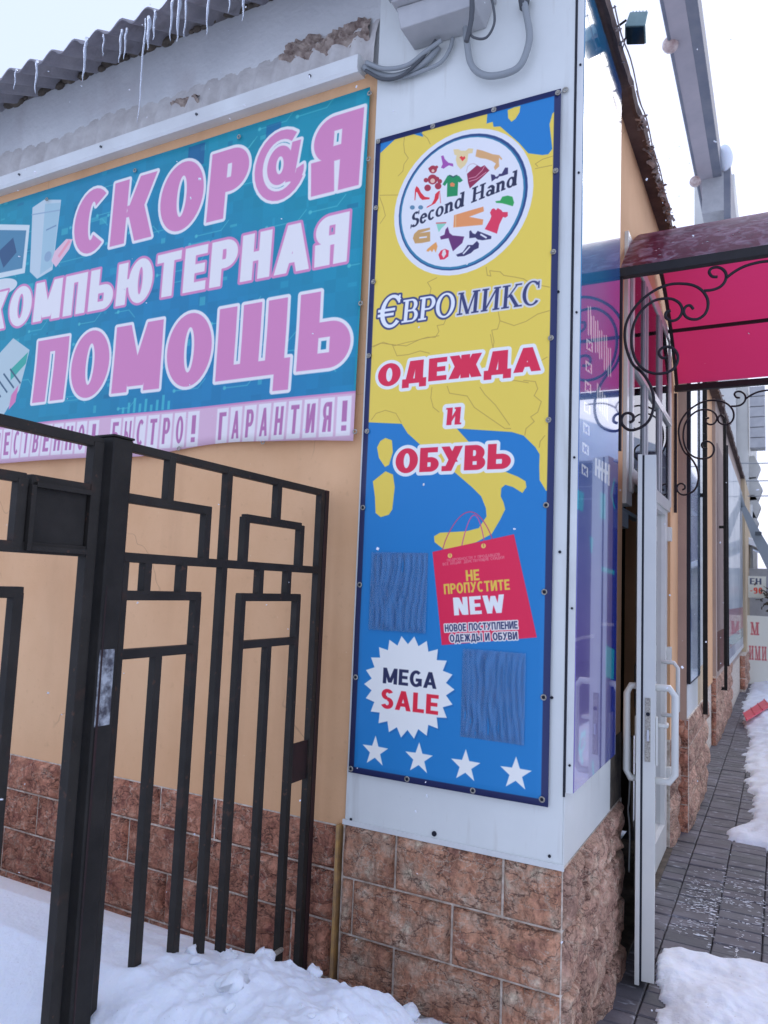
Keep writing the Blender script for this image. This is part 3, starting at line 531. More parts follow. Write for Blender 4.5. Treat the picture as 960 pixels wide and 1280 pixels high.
# paper carrier bag
bag = [(-.482, 1.676), (-.182, 1.741), (-.096, 1.399), (-.436, 1.349)]
for off, w0 in ((0, 0), (.058, .004)):
    xa, xb = (-.443 + off * 1.2), (-.253 - off * .55); pts = [(xa + (xb - xa) * i / 20, 1.684 + .125 * math.sin(math.pi * i / 20) ** .75 + .02 * i / 20 - off * .2) for i in range(21)]
    c2.line(pts, .0035, (186, 72, 150) if off else (176, 60, 120))
c2.fill([bag], (206, 32, 82))
for q in ((-.414, 1.664), (-.290, 1.700)): c2.fill([circ(*q, .0085, n=16)], (226, 190, 110)); c2.line([(q[0], q[1] + .006), (q[0] + .001, q[1] - .002)], .003, (190, 60, 70))
ba = .105
def bt(s, x0, x1, z, hgt, col, outl=(), t=.24, h=.19, gap=.09, r=ba): text(c2, s, x0, x1, z, z + hgt, col, outlines=outl, t=t, h=h, gap=gap, rot=r, piv=(x0, z), shear=.0)
bt('ПОДРОБНОСТИ У ПРОДАВЦОВ', -.424, -.228, 1.642, .0095, (226, 130, 150), t=.16, h=.14, gap=.14, r=.13)
bt('ВСЕ АКЦИИ  ДЕЙСТВУЮЩИЕ СКИДКИ'.replace('Й', 'И'), -.440, -.212, 1.628, .0095, (226, 130, 150), t=.16, h=.14, gap=.14, r=.13)
bt('НЕ', -.350, -.300, 1.576, .038, (226, 186, 80)); bt('ПРОПУСТИТЕ', -.432, -.190, 1.527, .036, (226, 186, 80))
bt('NEW', -.392, -.205, 1.455, .062, (232, 226, 242), t=.28)
for s_, x0, x1, z in (('НОВОЕ ПОСТУПЛЕНИЕ', -.425, -.160, 1.396, ), ('ОДЕЖДЫ И ОБУВИ', -.405, -.160, 1.362)):
    bt(s_, x0, x1, z, .0255, (38, 46, 100), outl=((.0038, (216, 216, 232)),), t=.23, h=.19)
# starburst and stars
bcx, bcz = -.562, 1.193; st = []
for i in range(44):
    a = 2 * math.pi * (i + .3) / 44; r = .180 if i % 2 == 0 else .150; st.append((bcx + r * math.cos(a), bcz + r * math.sin(a)))
c2.fill([[(x + .006, z - .006) for x, z in st]], (18, 92, 168), alpha=.6); c2.fill([st], (222, 222, 240))
text(c2, 'MEGA'.replace('M', 'М').replace('E', 'Е'), -.664, -.450, 1.196, 1.252, (34, 40, 84), t=.24, h=.19, gap=.10)
text(c2, 'SALE', -.668, -.440, 1.108, 1.176, (206, 34, 66), t=.25, h=.19, gap=.10)
for sx in (-.684, -.508, -.333, -.157):
    c2.fill([[(sx + (.056 if i % 2 == 0 else .0225) * math.sin(math.pi * i / 5), .951 + (.056 if i % 2 == 0 else .0225) * math.cos(math.pi * i / 5)) for i in range(10)]], (222, 222, 240))
for r in (Rr(-.80, .85, -.770, 3.34), Rr(-.072, .85, -.04, 3.34), Rr(-.80, .85, -.04, .884), Rr(-.80, 3.300, -.04, 3.34)): c2.fill([r], (32, 42, 96))
c2.line([(-.0455, .8), (-.0455, 3.4)], .004, (44, 60, 120))
M['banner2'] = imgmat('printed_banner', c2.image('banner_print'), .42, bump=.12, spec=.4)
# ------------------------------------------------------------------ artwork of the wide computer-help banner
B1 = (-4.3, -.832, 2.10, 3.560)
c1 = Canvas(*B1, 430, (20, 134, 168))
nz = np.zeros((c1.H, c1.W))
rr = np.random.RandomState(3)
yy = np.linspace(0, 1, c1.H)[:, None]; xx = np.linspace(0, 1, c1.W)[None, :]
k = np.clip(.5 + .35 * np.sin(xx * 9 + yy * 3) + .35 * (1 - 2 * yy), 0, 1)[..., None]
c1.a = (c1.a * (1 - k) + np.array(alb(30, 118, 176), np.float32) * k).astype(np.float32)
c1.a *= (.93 + .14 * np.kron(rr.rand(c1.H // 24 + 1, c1.W // 24 + 1), np.ones((24, 24)))[:c1.H, :c1.W, None]).astype(np.float32)
for i in range(190):
    x = rr.uniform(B1[0], B1[1]); z = rr.uniform(2.3, 3.56); a = rr.uniform(.01, .06); b = rr.uniform(.006, .04)
    c1.fill([Rr(x, z, x + a, z + b)], [(70, 178, 200), (16, 90, 140), (40, 150, 190)][i % 3], alpha=.45)
for i in range(70):
    x = rr.uniform(B1[0], B1[1]); z = rr.uniform(2.3, 3.56); a = rr.uniform(.05, .25); d = rr.choice([-1, 1])
    c1.line([(x, z), (x + a, z), (x + a + .04, z + .04 * d)], .004, (84, 186, 206), alpha=.55); c1.fill([circ(x, z, .009, n=12)], (84, 186, 206), alpha=.6)
for r, col in ((Rr(-1.80, 3.44, -1.70, 3.545), (24, 74, 140)), (Rr(-1.08, 2.39, -1.0, 2.47), (70, 180, 205)), (Rr(-1.35, 3.43, -1.27, 3.53), (20, 84, 150))): c1.fill([r], col, alpha=.7)
for i in range(9): c1.fill([Rr(-2.1 + i * .035, 2.30, -2.085 + i * .035, 2.30 + .03 + .05 * (i * 7 % 5) / 5)], (70, 180, 205), alpha=.7)
OR, LIL, LW_ = (194, 128, 186), (184, 176, 214), (214, 214, 236)
# clip art: tower, monitor, mouse, keyboard, laptop
c1.fill([[(-2.89, 3.48), (-2.80, 3.505), (-2.665, 3.475), (-2.685, 3.10), (-2.80, 3.07), (-2.865, 3.12)]], (176, 196, 220)); c1.fill([[(-2.79, 3.48), (-2.67, 3.46), (-2.69, 3.12), (-2.78, 3.09)]], (150, 184, 212))
c1.line([(-2.76, 3.33), (-2.69, 3.34)], .008, (110, 140, 180)); c1.fill([circ(-2.73, 3.18, .028, n=20)], (132, 160, 196)); c1.line([(-2.89, 3.44), (-2.67, 3.42)], .006, (132, 160, 196))
c1.fill([[(-3.30, 3.47), (-2.90, 3.385), (-2.905, 3.12), (-3.28, 3.13)]], (190, 206, 226)); c1.fill([[(-3.27, 3.43), (-2.925, 3.36), (-2.93, 3.15), (-3.26, 3.16)]], (76, 128, 168)); c1.fill([[(-3.15, 3.28), (-3.03, 3.34), (-2.99, 3.25), (-3.09, 3.18)]], (50, 84, 128))
c1.fill([circ(-3.12, 3.07, .16, .05)], (196, 206, 226)); c1.fill([[(-2.70, 3.15), (-2.66, 3.11), (-2.57, 3.19), (-2.55, 3.24), (-2.60, 3.25), (-2.68, 3.20)]], (210, 180, 210)); c1.line([(-2.64, 3.17), (-2.58, 3.23)], .02, (220, 150, 180))
c1.fill([[(-3.2, 2.60), (-2.95, 2.77), (-2.81, 2.69), (-2.86, 2.48), (-2.99, 2.33), (-3.3, 2.24), (-3.4, 2.45)]], (168, 190, 212)); c1.fill([[(-2.95, 2.60), (-2.82, 2.68), (-2.83, 2.62), (-2.94, 2.54)]], (60, 160, 160)); c1.fill([[(-2.92, 2.46), (-2.87, 2.51), (-2.88, 2.42), (-2.93, 2.38)]], (196, 120, 180))
for k_ in range(5): c1.line([(-3.15 + k_ * .05, 2.52 + k_ * .02), (-3.06 + k_ * .05, 2.44 + k_ * .02)], .01, (60, 90, 120))
FR = (212, 214, 234)
text(c1, 'СКОР', -2.550, -1.440, 3.148, 3.472, OR, outlines=((.0145, FR),), t=.32, h=.21, gap=.11, shear=.03)
text(c1, '@', -1.400, -1.125, 3.185, 3.47, OR, outlines=((.013, FR),), t=.27, h=.24, gap=.1, shear=.0)
text(c1, 'Я', -1.100, -.865, 3.148, 3.478, OR, outlines=((.0145, FR),), t=.32, h=.20, gap=.1, shear=.03)
text(c1, 'КОМПЬЮТЕРНАЯ', -3.22, -.905, 2.835, 3.045, FR, outlines=((.012, OR),), t=.31, h=.20, gap=.11, shear=.02)
text(c1, 'ПОМОЩЬ', -2.745, -.868, 2.402, 2.728, OR, outlines=((.0145, FR),), t=.32, h=.20, gap=.11, shear=.0)
# bottom strip with its words, one letter to a tile
c1.fill([Rr(-4.4, 2.05, -.80, 2.296)], (198, 168, 206)); c1.line([(-4.4, 2.293), (-.8, 2.293)], .008, (190, 130, 186))
def strip(wd, a, b):
    n = len(wd); p = (b - a) / n
    for i, ch in enumerate(wd):
        c1.fill([Rr(a + i * p + .006, 2.122, a + (i + 1) * p - .006, 2.280)], (212, 212, 234))
        f = .22 if ch == '!' else .5
        text(c1, ch, a + (i + .5 - f / 2) * p, a + (i + .5 + f / 2) * p if ch == '!' else a + (i + .78) * p, 2.142, 2.262, (166, 108, 170), t=.27, h=.15)
strip('ГАРАНТИЯ!', -1.530, -.842); strip('БЫСТРО!', -2.170, -1.620); strip('КАЧЕСТВЕННО!', -3.20, -2.235)
c1.fill([Rr(-.840, 2.30, -.82, 3.57)], (24, 140, 172))
M['banner1'] = imgmat('printed_wide_banner', c1.image('wide_banner_print'), .5, bump=.1, spec=.35)
# ------------------------------------------------------------------ artwork of the glossy side panel (drawn as seen, y grows away from the corner)
XS = .030
def yz(px, py): q = onX(px, py, XS); return (float(q[1]), float(q[2]))
B3 = (.0, .70, .86, 3.80)
c3 = Canvas(*B3, 430, (88, 96, 176))
zz = np.linspace(B3[2], B3[3], c3.H)[:, None, None]; yy = np.linspace(0, 1, c3.W)[None, :, None]
kk = np.clip((zz - 1.4) / 1.2, 0, 1); a_ = np.array(alb(98, 88, 170)); b_ = np.array(alb(30, 116, 176)); d_ = np.array(alb(44, 60, 160))
c3.a = (a_ * (1 - kk) + b_ * kk) * np.ones((c3.H, c3.W, 1)); side = np.clip((yy - .45) * 3, 0, 1) * (1 - kk * .5); c3.a = (c3.a * (1 - side) + d_ * side).astype(np.float32)  # far half deepened: the door leaf's reflection is put into the print colour
def pr(pts, col, a=1.): c3.fill([[yz(x, y) for x, y in pts]], col, alpha=a)
for x, y in ((737, 432), (736, 459), (735, 484), (734, 510), (733, 536), (732, 561), (731, 588)):
    pr([(x - 4, y - 9), (x + 4, y - 3), (x + 4, y + 9), (x - 4, y + 4)], (222, 226, 244)); c3.line([yz(x - 2, y - 3), yz(x + 2, y + 5)], .012, (90, 110, 180)); c3.line([yz(x + 2, y - 1), yz(x - 2, y + 2)], .012, (90, 110, 180))
for x, y, h in ((737, 400, 18), (741, 410, 16), (746, 420, 20), (751, 430, 18), (757, 440, 22), (762, 452, 18)):
    for dx in (-1.6, 1.2): pr([(x + dx - .8, y - h), (x + dx + .8, y - h + 2), (x + dx + .8, y + h + 2), (x + dx - .8, y + h)], (214, 220, 242), .85)
for i in range(5): pr([(746 + i * 3, 478 + i * 5), (748 + i * 3, 480 + i * 5), (748 + i * 3, 512 + i * 4), (746 + i * 3, 508 + i * 4)], (214, 220, 242), .8)
for i in range(5): pr([(744 + i * 4, 572 + i * 2), (746.5 + i * 4, 573 + i * 2), (746 + i * 4, 596 + i * 3), (743.5 + i * 4, 594 + i * 3)], (206, 214, 238))
for i in range(4): c3.line([yz(745 + i * 4.4, 583 + i * 2.4), yz(749 + i * 4.2, 586 + i * 2.4)], .014, (206, 214, 238))
TE = (30, 160, 196)
for q in ([(752, 708), (768, 713), (768, 719), (752, 714)], [(757, 806), (768, 812), (767, 850), (757, 846)], [(750, 615), (757, 618), (757, 650), (750, 648)], [(722, 612), (730, 616), (729, 640), (721, 636)], [(737, 670), (742, 673), (740, 692), (738, 690)]): pr(q, TE, .9)
c3.line([yz(768, 600), yz(764, 618), yz(768, 634)], .02, TE); c3.line([yz(754, 720), yz(752, 860)], .012, (52, 50, 140))
c3.line([yz(727, 920), yz(724, 935), yz(728, 952)], .02, TE); c3.line([yz(727, 920), yz(731, 915), yz(731, 930), yz(727, 940)], .016, TE); c3.line([yz(741, 955), yz(742, 972)], .025, TE)
c3.line([yz(720, 800), yz(728, 797), yz(742, 795)], .012, (150, 146, 200), .7); c3.line([yz(752, 780), yz(767, 781)], .012, (140, 140, 200), .7)
M['sidepanel'] = imgmat('glossy_panel_print', c3.image('side_panel_print'), .12, coat=1, coat_ior=1.65, bump=.03, spec=.25)
# ------------------------------------------------------------------ shop building
bld = empty('shop_building', (-.4, 0, 0), 'single storey orange plastered shop with white clad corner and split stone plinth', 'building')
MB().box(-9, -.806, .012, .30, .66, 3.64).build('wall', M['orange'], bld)
MB().box(-9, -.81, .03, .30, 3.62, 4.17).build('plaster_band', M['plaster'], bld)
# ribbed sheet showing under the plaster
m = MB(); n = 380; x0, x1 = -9, -.82; vs = []
for i in range(n + 1):
    x = x0 + (x1 - x0) * i / n; d = .017 * math.sin(x * 2 * math.pi / .10)
    top = 3.80 + .035 * noise.noise(Vector((x * 2.3, 0, 4)))
    vs += [(x, .002 + d, 3.66), (x, .004 + d * .95, 3.74), (x, .010 + d * .75, top), (x, .020 + d * .42, top + .05), (x, .034, top + .10)]
m.add(vs, [(i * 5 + j, i * 5 + 5 + j, i * 5 + 6 + j, i * 5 + 1 + j) for i in range(n) for j in range(4)])
m.build('ribbed_sheet', M['rib'], bld, smooth=True)
# crumbled patches at the top of the ribbed strip
for (xa, xb, zc, hh, sd_) in ((-1.32, -.86, 3.845, .055, 1), (-1.95, -1.78, 3.80, .022, 7)):
    nx, nz = int((xb - xa) / .005), int(hh * 2.4 / .005); vs = []; ok = []
    for j in range(nz + 1):
        for i in range(nx + 1):
            x = xa + (xb - xa) * i / nx; z = zc - hh * 1.2 + hh * 2.4 * j / nz; p = Vector((x * 16, sd_, z * 22)); u_ = (x - xa) / (xb - xa)
            e = 1 - abs(z - zc - .012 * math.sin(x * 9)) / hh - .9 * max(0, .12 - u_) * 5 - .9 * max(0, u_ - .97) * 8 + .75 * noise.noise(p) + .35 * noise.noise(p * 2.7)
            y = .022 - min(1, max(0, e * 1.5)) * (.022 + .030 * noise.noise(p * 1.6) + .020 * noise.noise(p * 4)); vs.append((x, y, z)); ok.append(e > 0)
    MB().add(vs, [(j * (nx + 1) + i, j * (nx + 1) + i + 1, (j + 1) * (nx + 1) + i + 1, (j + 1) * (nx + 1) + i) for j in range(nz) for i in range(nx) if ok[j * (nx + 1) + i] or ok[(j + 1) * (nx + 1) + i + 1]]).build('crumbled_plaster', M['rubble'], bld)['kind'] = 'stuff'
m = MB(); prof = [(.02, 3.700), (-.045, 3.694), (-.052, 3.688), (-.052, 3.632), (-.044, 3.618), (.02, 3.624)]
m.prism(prof, -9, -.872, 0).build('ledge', M['ledge'], bld)
for i in range(4): MB().tube([(-2.96 + i * .62, -.050, 3.66), (-2.96 + i * .62, -.060, 3.66)], .006, 6).build('ledge_screw', M['cable_dark'], bld)
# white cladding of the corner, front and side sheets
cl = MB().box(-.806, -.002, .0, .10, .682, 4.15).build('front_cladding', M['clad'], bld, bevel=.003)
cs = MB().add([(-.0015, .0, .682), (.0015, .0, .682), (.0015, .735, .682), (-.0015, .735, .682), (-.0015, .0, 3.772), (.0015, .0, 3.772), (.0015, .735, 3.772), (-.0015, .735, 3.772)], [(0, 3, 2, 1), (4, 5, 6, 7), (0, 1, 5, 4), (1, 2, 6, 5), (2, 3, 7, 6), (3, 0, 4, 7)]).build('side_cladding', M['clad'], bld)
MB().box(-.100, -.003, .101, .730, .66, 4.1).build('corner_core', M['mat'], bld)
MB().box(-.812, .004, -.006, .0, .672, .690).build('cladding_foot_trim', M['ledge'], bld)
MB().add([(-.004, -.002, .90), (-.0012, -.0045, .90), (.0032, -.0010, .90), (.0028, .0015, .90), (-.004, -.002, 3.99), (-.0012, -.0045, 3.99), (.0032, -.0010, 3.99), (.0028, .0015, 3.99)], [(0, 1, 5, 4), (1, 2, 6, 5), (2, 3, 7, 6), (3, 0, 4, 7), (0, 3, 2, 1), (4, 5, 6, 7)]).build('corner_strip', M['gasket'], bld)
for px, py in ((543, 1042), (687, 1070), (439, 1024), (698, 365), (686, 684), (690, 872), (700, 690), (661, 992)):
    p = onY(px, py); r = .005 if px != 543 else .009
    MB().tube([(p[0], -.0005, p[2]), (p[0], -.004, p[2])], r, 10).build('fixing_hole', M['gasket'], bld)
# front wall of the street side, door opening and far part
side = MB()
side.box(-.28, -.012, .736, 1.02, .0, 3.78)            # between the corner and the door
side.box(-.28, .0, 2.62, 3.02, .66, 3.78)
side.box(-.28, -.012, 1.02, 2.62, 3.25, 3.78)
side.build('side_wall', M['orange'], bld)
MB().box(-.275, -.006, .738, 1.015, .0, .95).build('dark_plaster_foot', M['mat'], bld)  # dark, rough lower part of the wall beside the doorway
MB().box(-.30, -.03, 3.03, 13.6, .66, 3.78).build('far_side_wall', M['orange'], bld)
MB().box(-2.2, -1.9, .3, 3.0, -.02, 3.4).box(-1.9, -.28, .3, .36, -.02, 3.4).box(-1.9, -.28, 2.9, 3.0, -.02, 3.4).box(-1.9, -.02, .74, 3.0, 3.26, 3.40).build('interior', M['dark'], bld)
MB().box(-1.9, .02, 1.0, 2.62, -.06, .012).build('threshold', M['mat'], bld)
# roof: corrugated slates over the front wall, with their icicles
def slates():
    m = MB(); n = 520; x0, x1 = -9, .05; vs = []; rows = [(-.30, 0, 0), (-.12, 0, 0), (.30, 0, 0), (1.2, 0, 0)]
    for i in range(n + 1):
        x = x0 + (x1 - x0) * i / n; wv = .021 * math.sin(x * 2 * math.pi / .155) + .006 * noise.noise(Vector((x * 5, 0, 0)))
        for (y, _, _) in rows:
            vs.append((x, y + .006 * noise.noise(Vector((x * 9, y, 2))) * (y < -.2), 4.012 + (y + .3) * .52 + wv))
        for (y, _, _) in rows[::-1]:
            vs.append((x, y, 4.020 + (y + .3) * .52 + wv))
    k = 8
    fs = [(i * k + j, (i + 1) * k + j, (i + 1) * k + (j + 1) % k, i * k + (j + 1) % k) for i in range(n) for j in range(k)]
    return m.add(vs, fs)
roof = slates().build('roof', M['slate'], bld)
m = MB()
for i in range(70):
    x = -4.0 + i * .052 + rnd.uniform(-.02, .02); m.ball((x, .02, 4.178 + rnd.uniform(-.012, .012)), rnd.uniform(.012, .035), 7, 5, (1.4, .8, .7))
m.build('mortar_filling', M['mat'], bld, smooth=True)['kind'] = 'stuff'
def icicle(px, py0, py1, r, lean=0):
    a = onY(px, py0, -.30); b = onY(px - 2, py1, -.30); L = a[2] - b[2]; pts = []; rs = []
    for i in range(10):
        t = i / 9; pts.append((a[0] + lean * t + .002 * math.sin(t * 17 + px), a[1] + .003 * math.sin(t * 11 + px), a[2] + .01 - (L + .01) * t)); rs.append(r * .62 * (1 - t) ** .7 * (1 + .18 * math.sin(t * 40 + px)) + .0012)
    return MB().tube(pts, rs, 8).build('icicle', M['ice'], roof, smooth=True)
for a in ((47, 78, 116, .010), (108, 50, 101, .013), (152, 40, 78, .009), (158, 38, 74, .008), (187, 24, 62, .016), (182, 26, 150, .006), (194, 16, 50, .010), (216, 2, 50, .010), (225, -4, 52, .015), (234, -6, 46, .009), (262, -18, 42, .012), (289, -30, 16, .010), (307, -38, 26, .014), (20, 88, 112, .006), (130, 46, 70, .006)):
    icicle(*a)
# side eaves: dark soffit with torn roofing felt
m = MB(); n = 150; vs = []
for i in range(n + 1):
    y = .004 + 14 * (i / n) ** 1.5; e = .062 + .012 * noise.noise(Vector((y * 3, 0, 1))) + .006 * noise.noise(Vector((y * 14, 3, 1)))
    zz_ = 3.765 + .01 * noise.noise(Vector((y * 6, 2, 2)))
    vs += [(-.4, y, 3.782), (e - .02, y, 3.774), (e, y, zz_), (e + .008, y, zz_ + .035), (-.4, y, 3.86)]
m.add(vs, [(i * 5 + j, (i + 1) * 5 + j, (i + 1) * 5 + (j + 1) % 5, i * 5 + (j + 1) % 5) for i in range(n) for j in range(5)])
eave = m.build('side_eave', M['soffit'], bld)
m = MB()
for i in range(210):
    y = rnd.uniform(.95, 2.4) if i % 2 else rnd.uniform(.2, 8); z = 3.775 - abs(rnd.gauss(0, .010)) * (1.9 if y > 1.5 else 1); x = .066 + rnd.uniform(-.012, .018); r = rnd.uniform(.004, .013)
    m.obox((x, y, z), *np.array(Matrix.Rotation(rnd.uniform(0, 6), 3, Vector((rnd.random(), rnd.random(), rnd.random())))), r * .8, r * 1.8, r * .10)
m.build('torn_felt', M['torn'], eave)['kind'] = 'stuff'
for k_ in range(3):
    pts = [(.082, .25 + k_ * .5 + t * .07, 3.79 - .020 * math.sin(t * .9 + k_) - .01 * k_) for t in range(10)]
    MB().tube(pts, .003, 5).build('loose_strip', M['torn'], eave)
# ------------------------------------------------------------------ stones of the plinth: each its own object
def stone(cx, cz, wd, ht, mt, seed, axis='y', face=0., depth=.030, nu=15, nv=8, rough=1.):
    vs = []; fs = []
    for j in range(nv + 1):
        for i in range(nu + 1):
            u, v = i / nu, j / nv; ex = min(u, 1 - u) * wd; ez = min(v, 1 - v) * ht
            edge = min(1, min(ex, ez) / .016)
            p = Vector((u * wd * 9 + seed * 7.3, v * ht * 11, seed * 1.7))
            w2 = Vector((noise.noise(p * .6), noise.noise(p * .6 + Vector((9, 3, 1))), 0)) * 1.4; q2 = p + w2
            d = .010 + .016 * noise.noise(q2 * .7) * rough + .024 * (.25 - abs(noise.noise(q2 * 1.2))) * rough + .010 * (.2 - abs(noise.noise(q2 * 2.8)))
            d = (.010 + d) * edge ** .6 + .001
            a = -wd / 2 + u * wd + (.0016 * noise.noise(p * 2) if 0 < i < nu else 0); b = -ht / 2 + v * ht
            vs.append((cx + a, face - d, cz + b) if axis == 'y' else (face + d, cx + a, cz + b))
    for j in range(nv):
        for i in range(nu):
            q = (j * (nu + 1) + i, j * (nu + 1) + i + 1, (j + 1) * (nu + 1) + i + 1, (j + 1) * (nu + 1) + i)
            fs.append(q)
    # sides back to the wall
    rim = [i for i in range(nu + 1)] + [(j + 1) * (nu + 1) - 1 for j in range(1, nu * 0 + nv + 1)] + [nv * (nu + 1) + i for i in range(nu - 1, -1, -1)] + [j * (nu + 1) for j in range(nv - 1, 0, -1)]
    base = len(vs)
    for r in rim:
        x, y, z = vs[r]; vs.append((x, face + depth * .5, z) if axis == 'y' else (face - depth * .5, y, z))
    k = len(rim)
    fs += [(rim[i], base + i, base + (i + 1) % k, rim[(i + 1) % k]) for i in range(k)]
    return MB().add(vs, fs).build('stone', mt, bld, smooth=False)
def shade_soft(o, a=38):
    o.data.polygons.foreach_set('use_smooth', [True] * len(o.data.polygons))
    try: o.data.set_sharp_from_angle(angle=math.radians(a))
    except Exception: pass
MB().box(-.812, -.0, .004, .10, -.05, .678).build('plinth_mortar_front', M['mortar'], bld)
MB().box(-.10, -.001, .10, 1.0, -.05, .674).build('plinth_mortar_side', M['mortar'], bld)
MB().box(-9, -.830, .014, .2, -.1, .662).build('plinth_mortar', M['mortar'], bld)
MB().box(-.832, -.820, -.016, .03, .05, .668).build('yellow_edge_trim', M['yellow'], bld)
sid = 0
rows = [(.491, .672), (.298, .482), (.105, .289), (-.09, .096)]
J = [[-.806, -.592, -.197, .0], [-.806, -.759, -.372, .0], [-.806, -.586, -.194, .0], [-.806, -.76, -.37, 0]]
for (za, zb), js in zip(rows, J):
    for a, b in zip(js[:-1], js[1:]):
        sid += 1; g = .005
        if b - a < .06: g = .0035
        shade_soft(stone((a + b) / 2, (za + zb) / 2, b - a - 2 * g, zb - za, M['stone'], sid, nu=max(5, int(34 * (b - a) / .4)), nv=17))
JS = [[.003, .235, .62, .955], [.003, .40, .79, .955], [.003, .22, .60, .955], [.003, .4, .8, .955]]
for (za, zb), js in zip(rows, JS):
    for a, b in zip(js[:-1], js[1:]):
        sid += 1; shade_soft(stone((a + b) / 2, (za + zb) / 2, b - a - .005, zb - za, M['stone_side'], sid, axis='x', face=0., nu=24, nv=14, rough=1.35))
rowl = [(.500, .655), (.318, .494), (.12, .312), (-.07, .114)]
for r, (za, zb) in enumerate(rowl):
    x = -.846; first = [.215, .35, .18, .3][r]
    while x > -3.9:
        wd = first if first else [.235, .395, .30, .36][(sid * 3 + r) % 4]; first = None; sid += 1
        shade_soft(stone(x - wd / 2, (za + zb) / 2, wd - .009, zb - za - .003, M['stone_left'], sid, nu=16, nv=10, face=.012)); x -= wd
# ------------------------------------------------------------------ the two banners
def sheet(name, x0, x1, z0, z1, yf, nx, nz, m, parent, zlow=None, th=.0015):
    vs = []; fs = []
    for side_ in (0, 1):
        for j in range(nz + 1):
            for i in range(nx + 1):
                u, v = i / nx, j / nz; x = x0 + (x1 - x0) * u; zb = z0 + (zlow(x) if zlow else 0); z = zb + (z1 - zb) * v
                vs.append((x, yf(x, z, u, v) + side_ * th, z))
    K = (nx + 1) * (nz + 1)
    for j in range(nz):
        for i in range(nx):
            a = j * (nx + 1) + i; q = (a, a + 1, a + nx + 2, a + nx + 1); fs.append(q); fs.append(tuple(t + K for t in q[::-1]))
    rim = [i for i in range(nx + 1)] + [(j + 1) * (nx + 1) - 1 for j in range(1, nz + 1)] + [nz * (nx + 1) + i for i in range(nx - 1, -1, -1)] + [j * (nx + 1) for j in range(nz - 1, 0, -1)]
    k = len(rim); fs += [(rim[i], rim[i] + K, rim[(i + 1) % k] + K, rim[(i + 1) % k]) for i in range(k)]
    bx = (x0, x1, z0, z1)
    return MB().add(vs, fs), bx
ban = empty('shop_banner', (-.42, -.01, .86), 'tall yellow and blue banner with round clothes emblem and white stars on the white corner', 'banner')
mb, _ = sheet('sheet', *B2, lambda x, z, u, v: -.012 - .0035 * math.sin(u * math.pi) * (1 + .6 * math.sin(v * 23)) - .0012 * noise.noise(Vector((x * 6, z * 6, 0))), 18, 60, None, None)
mb.build('printed_sheet', M['banner2'], ban, smooth=True, uvf=lambda p: ((p.x + .42 - .42 - B2[0]) / (B2[1] - B2[0]), (p.z - B2[2]) / (B2[3] - B2[2])))
GR = [(702, 118), (619, 140), (543, 157), (475, 174), (696, 216), (693, 317), (690, 424), (687, 526), (684, 632), (682, 740), (681, 871), (679, 998), (593, 987), (511, 973), (441, 960), (447, 846), (452, 731), (456, 635), (461, 540), (463, 446), (469, 354), (472, 262)]
def torus(c, R_, r_, ax=1, n=14, k=6):
    m = MB(); vs = []
    for i in range(n):
        a = 2 * math.pi * i / n
        for j in range(k):
            b = 2 * math.pi * j / k; rr_ = R_ + r_ * math.cos(b); h = r_ * math.sin(b)
            vs.append((c[0] + rr_ * math.cos(a), c[1] + h, c[2] + rr_ * math.sin(a)) if ax == 1 else (c[0] + h, c[1] + rr_ * math.cos(a), c[2] + rr_ * math.sin(a)))
    m.add(vs, [(i * k + j, ((i + 1) % n) * k + j, ((i + 1) % n) * k + (j + 1) % k, i * k + (j + 1) % k) for i in range(n) for j in range(k)]); return m
for px, py in GR:
    p = onY(px, py); x = min(max(p[0], -.782), -.058); z = min(max(p[2], .874), 3.311)
    g = torus((x, -.015, z), .0078, .0026).build('grommet', M['screw'], ban, smooth=True)
    MB().tube([(x, -.010, z), (x, -.0185, z), (x, -.0195, z)], [.0048, .0048, .0030], 8).build('screw', M['gasket'] if py > 600 else M['screw'], g)
p = onY(707, 113.5); torus((p[0], -.006, p[2]), .008, .003).build('grommet', M['screw'], ban, smooth=True)
# clear plastic pockets
for (x0, x1, z0, z1, sd_) in ((-.730, -.498, 1.386, 1.672, 1), (-.354, -.130, 1.046, 1.344, 5)):
    nx, nz = 60, 40; vs = []
    for j in range(nz + 1):
        for i in range(nx + 1):
            u, v = i / nx, j / nz; e = min(1, min(u, 1 - u, v, 1 - v) * 9)
            x = x0 + (x1 - x0) * u; z = z0 + (z1 - z0) * v
            wv = (.0050 * math.sin(u * u * 38 + 2.6 * math.sin(v * 4.3 + sd_) + sd_) + .003 * math.sin(u * 70 + 5 * noise.noise(Vector((u * 3, v * 3, sd_)))) ) * (1 - .6 * (.4 < v < .62)) + .006 * noise.noise(Vector((x * 14, z * 7, sd_)))
            vs.append((x, -.0175 - e * (.006 + wv), z))
    fs = [(j * (nx + 1) + i, j * (nx + 1) + i + 1, (j + 1) * (nx + 1) + i + 1, (j + 1) * (nx + 1) + i) for j in range(nz) for i in range(nx)]
    MB().add(vs, fs).build('clear_pocket', M['film'], ban, smooth=True)
wide = empty('computer_help_banner', (-2.0, -.01, 2.1), 'wide teal banner with pink and white lettering on the orange wall behind the gate', 'banner')
mb, _ = sheet('sheet', B1[0], B1[1], B1[2], B1[3], lambda x, z, u, v: -.010 - .016 * max(0, (2.6 - z)) * (1.2 + math.sin(x * 4.3)) - .003 * noise.noise(Vector((x * 2, z * 2, 3))) - .004 * math.sin(x * 9) * max(0, 2.35 - z) * 4, 110, 34, None, None,
              zlow=lambda x: .030 * (noise.noise(Vector((x * 1.7, 0, 6)))) * min(1, (-.83 - x) * 3) - .020 * (x > -1.9) * math.sin((x + 1.9) / 1.06 * math.pi) * -1)
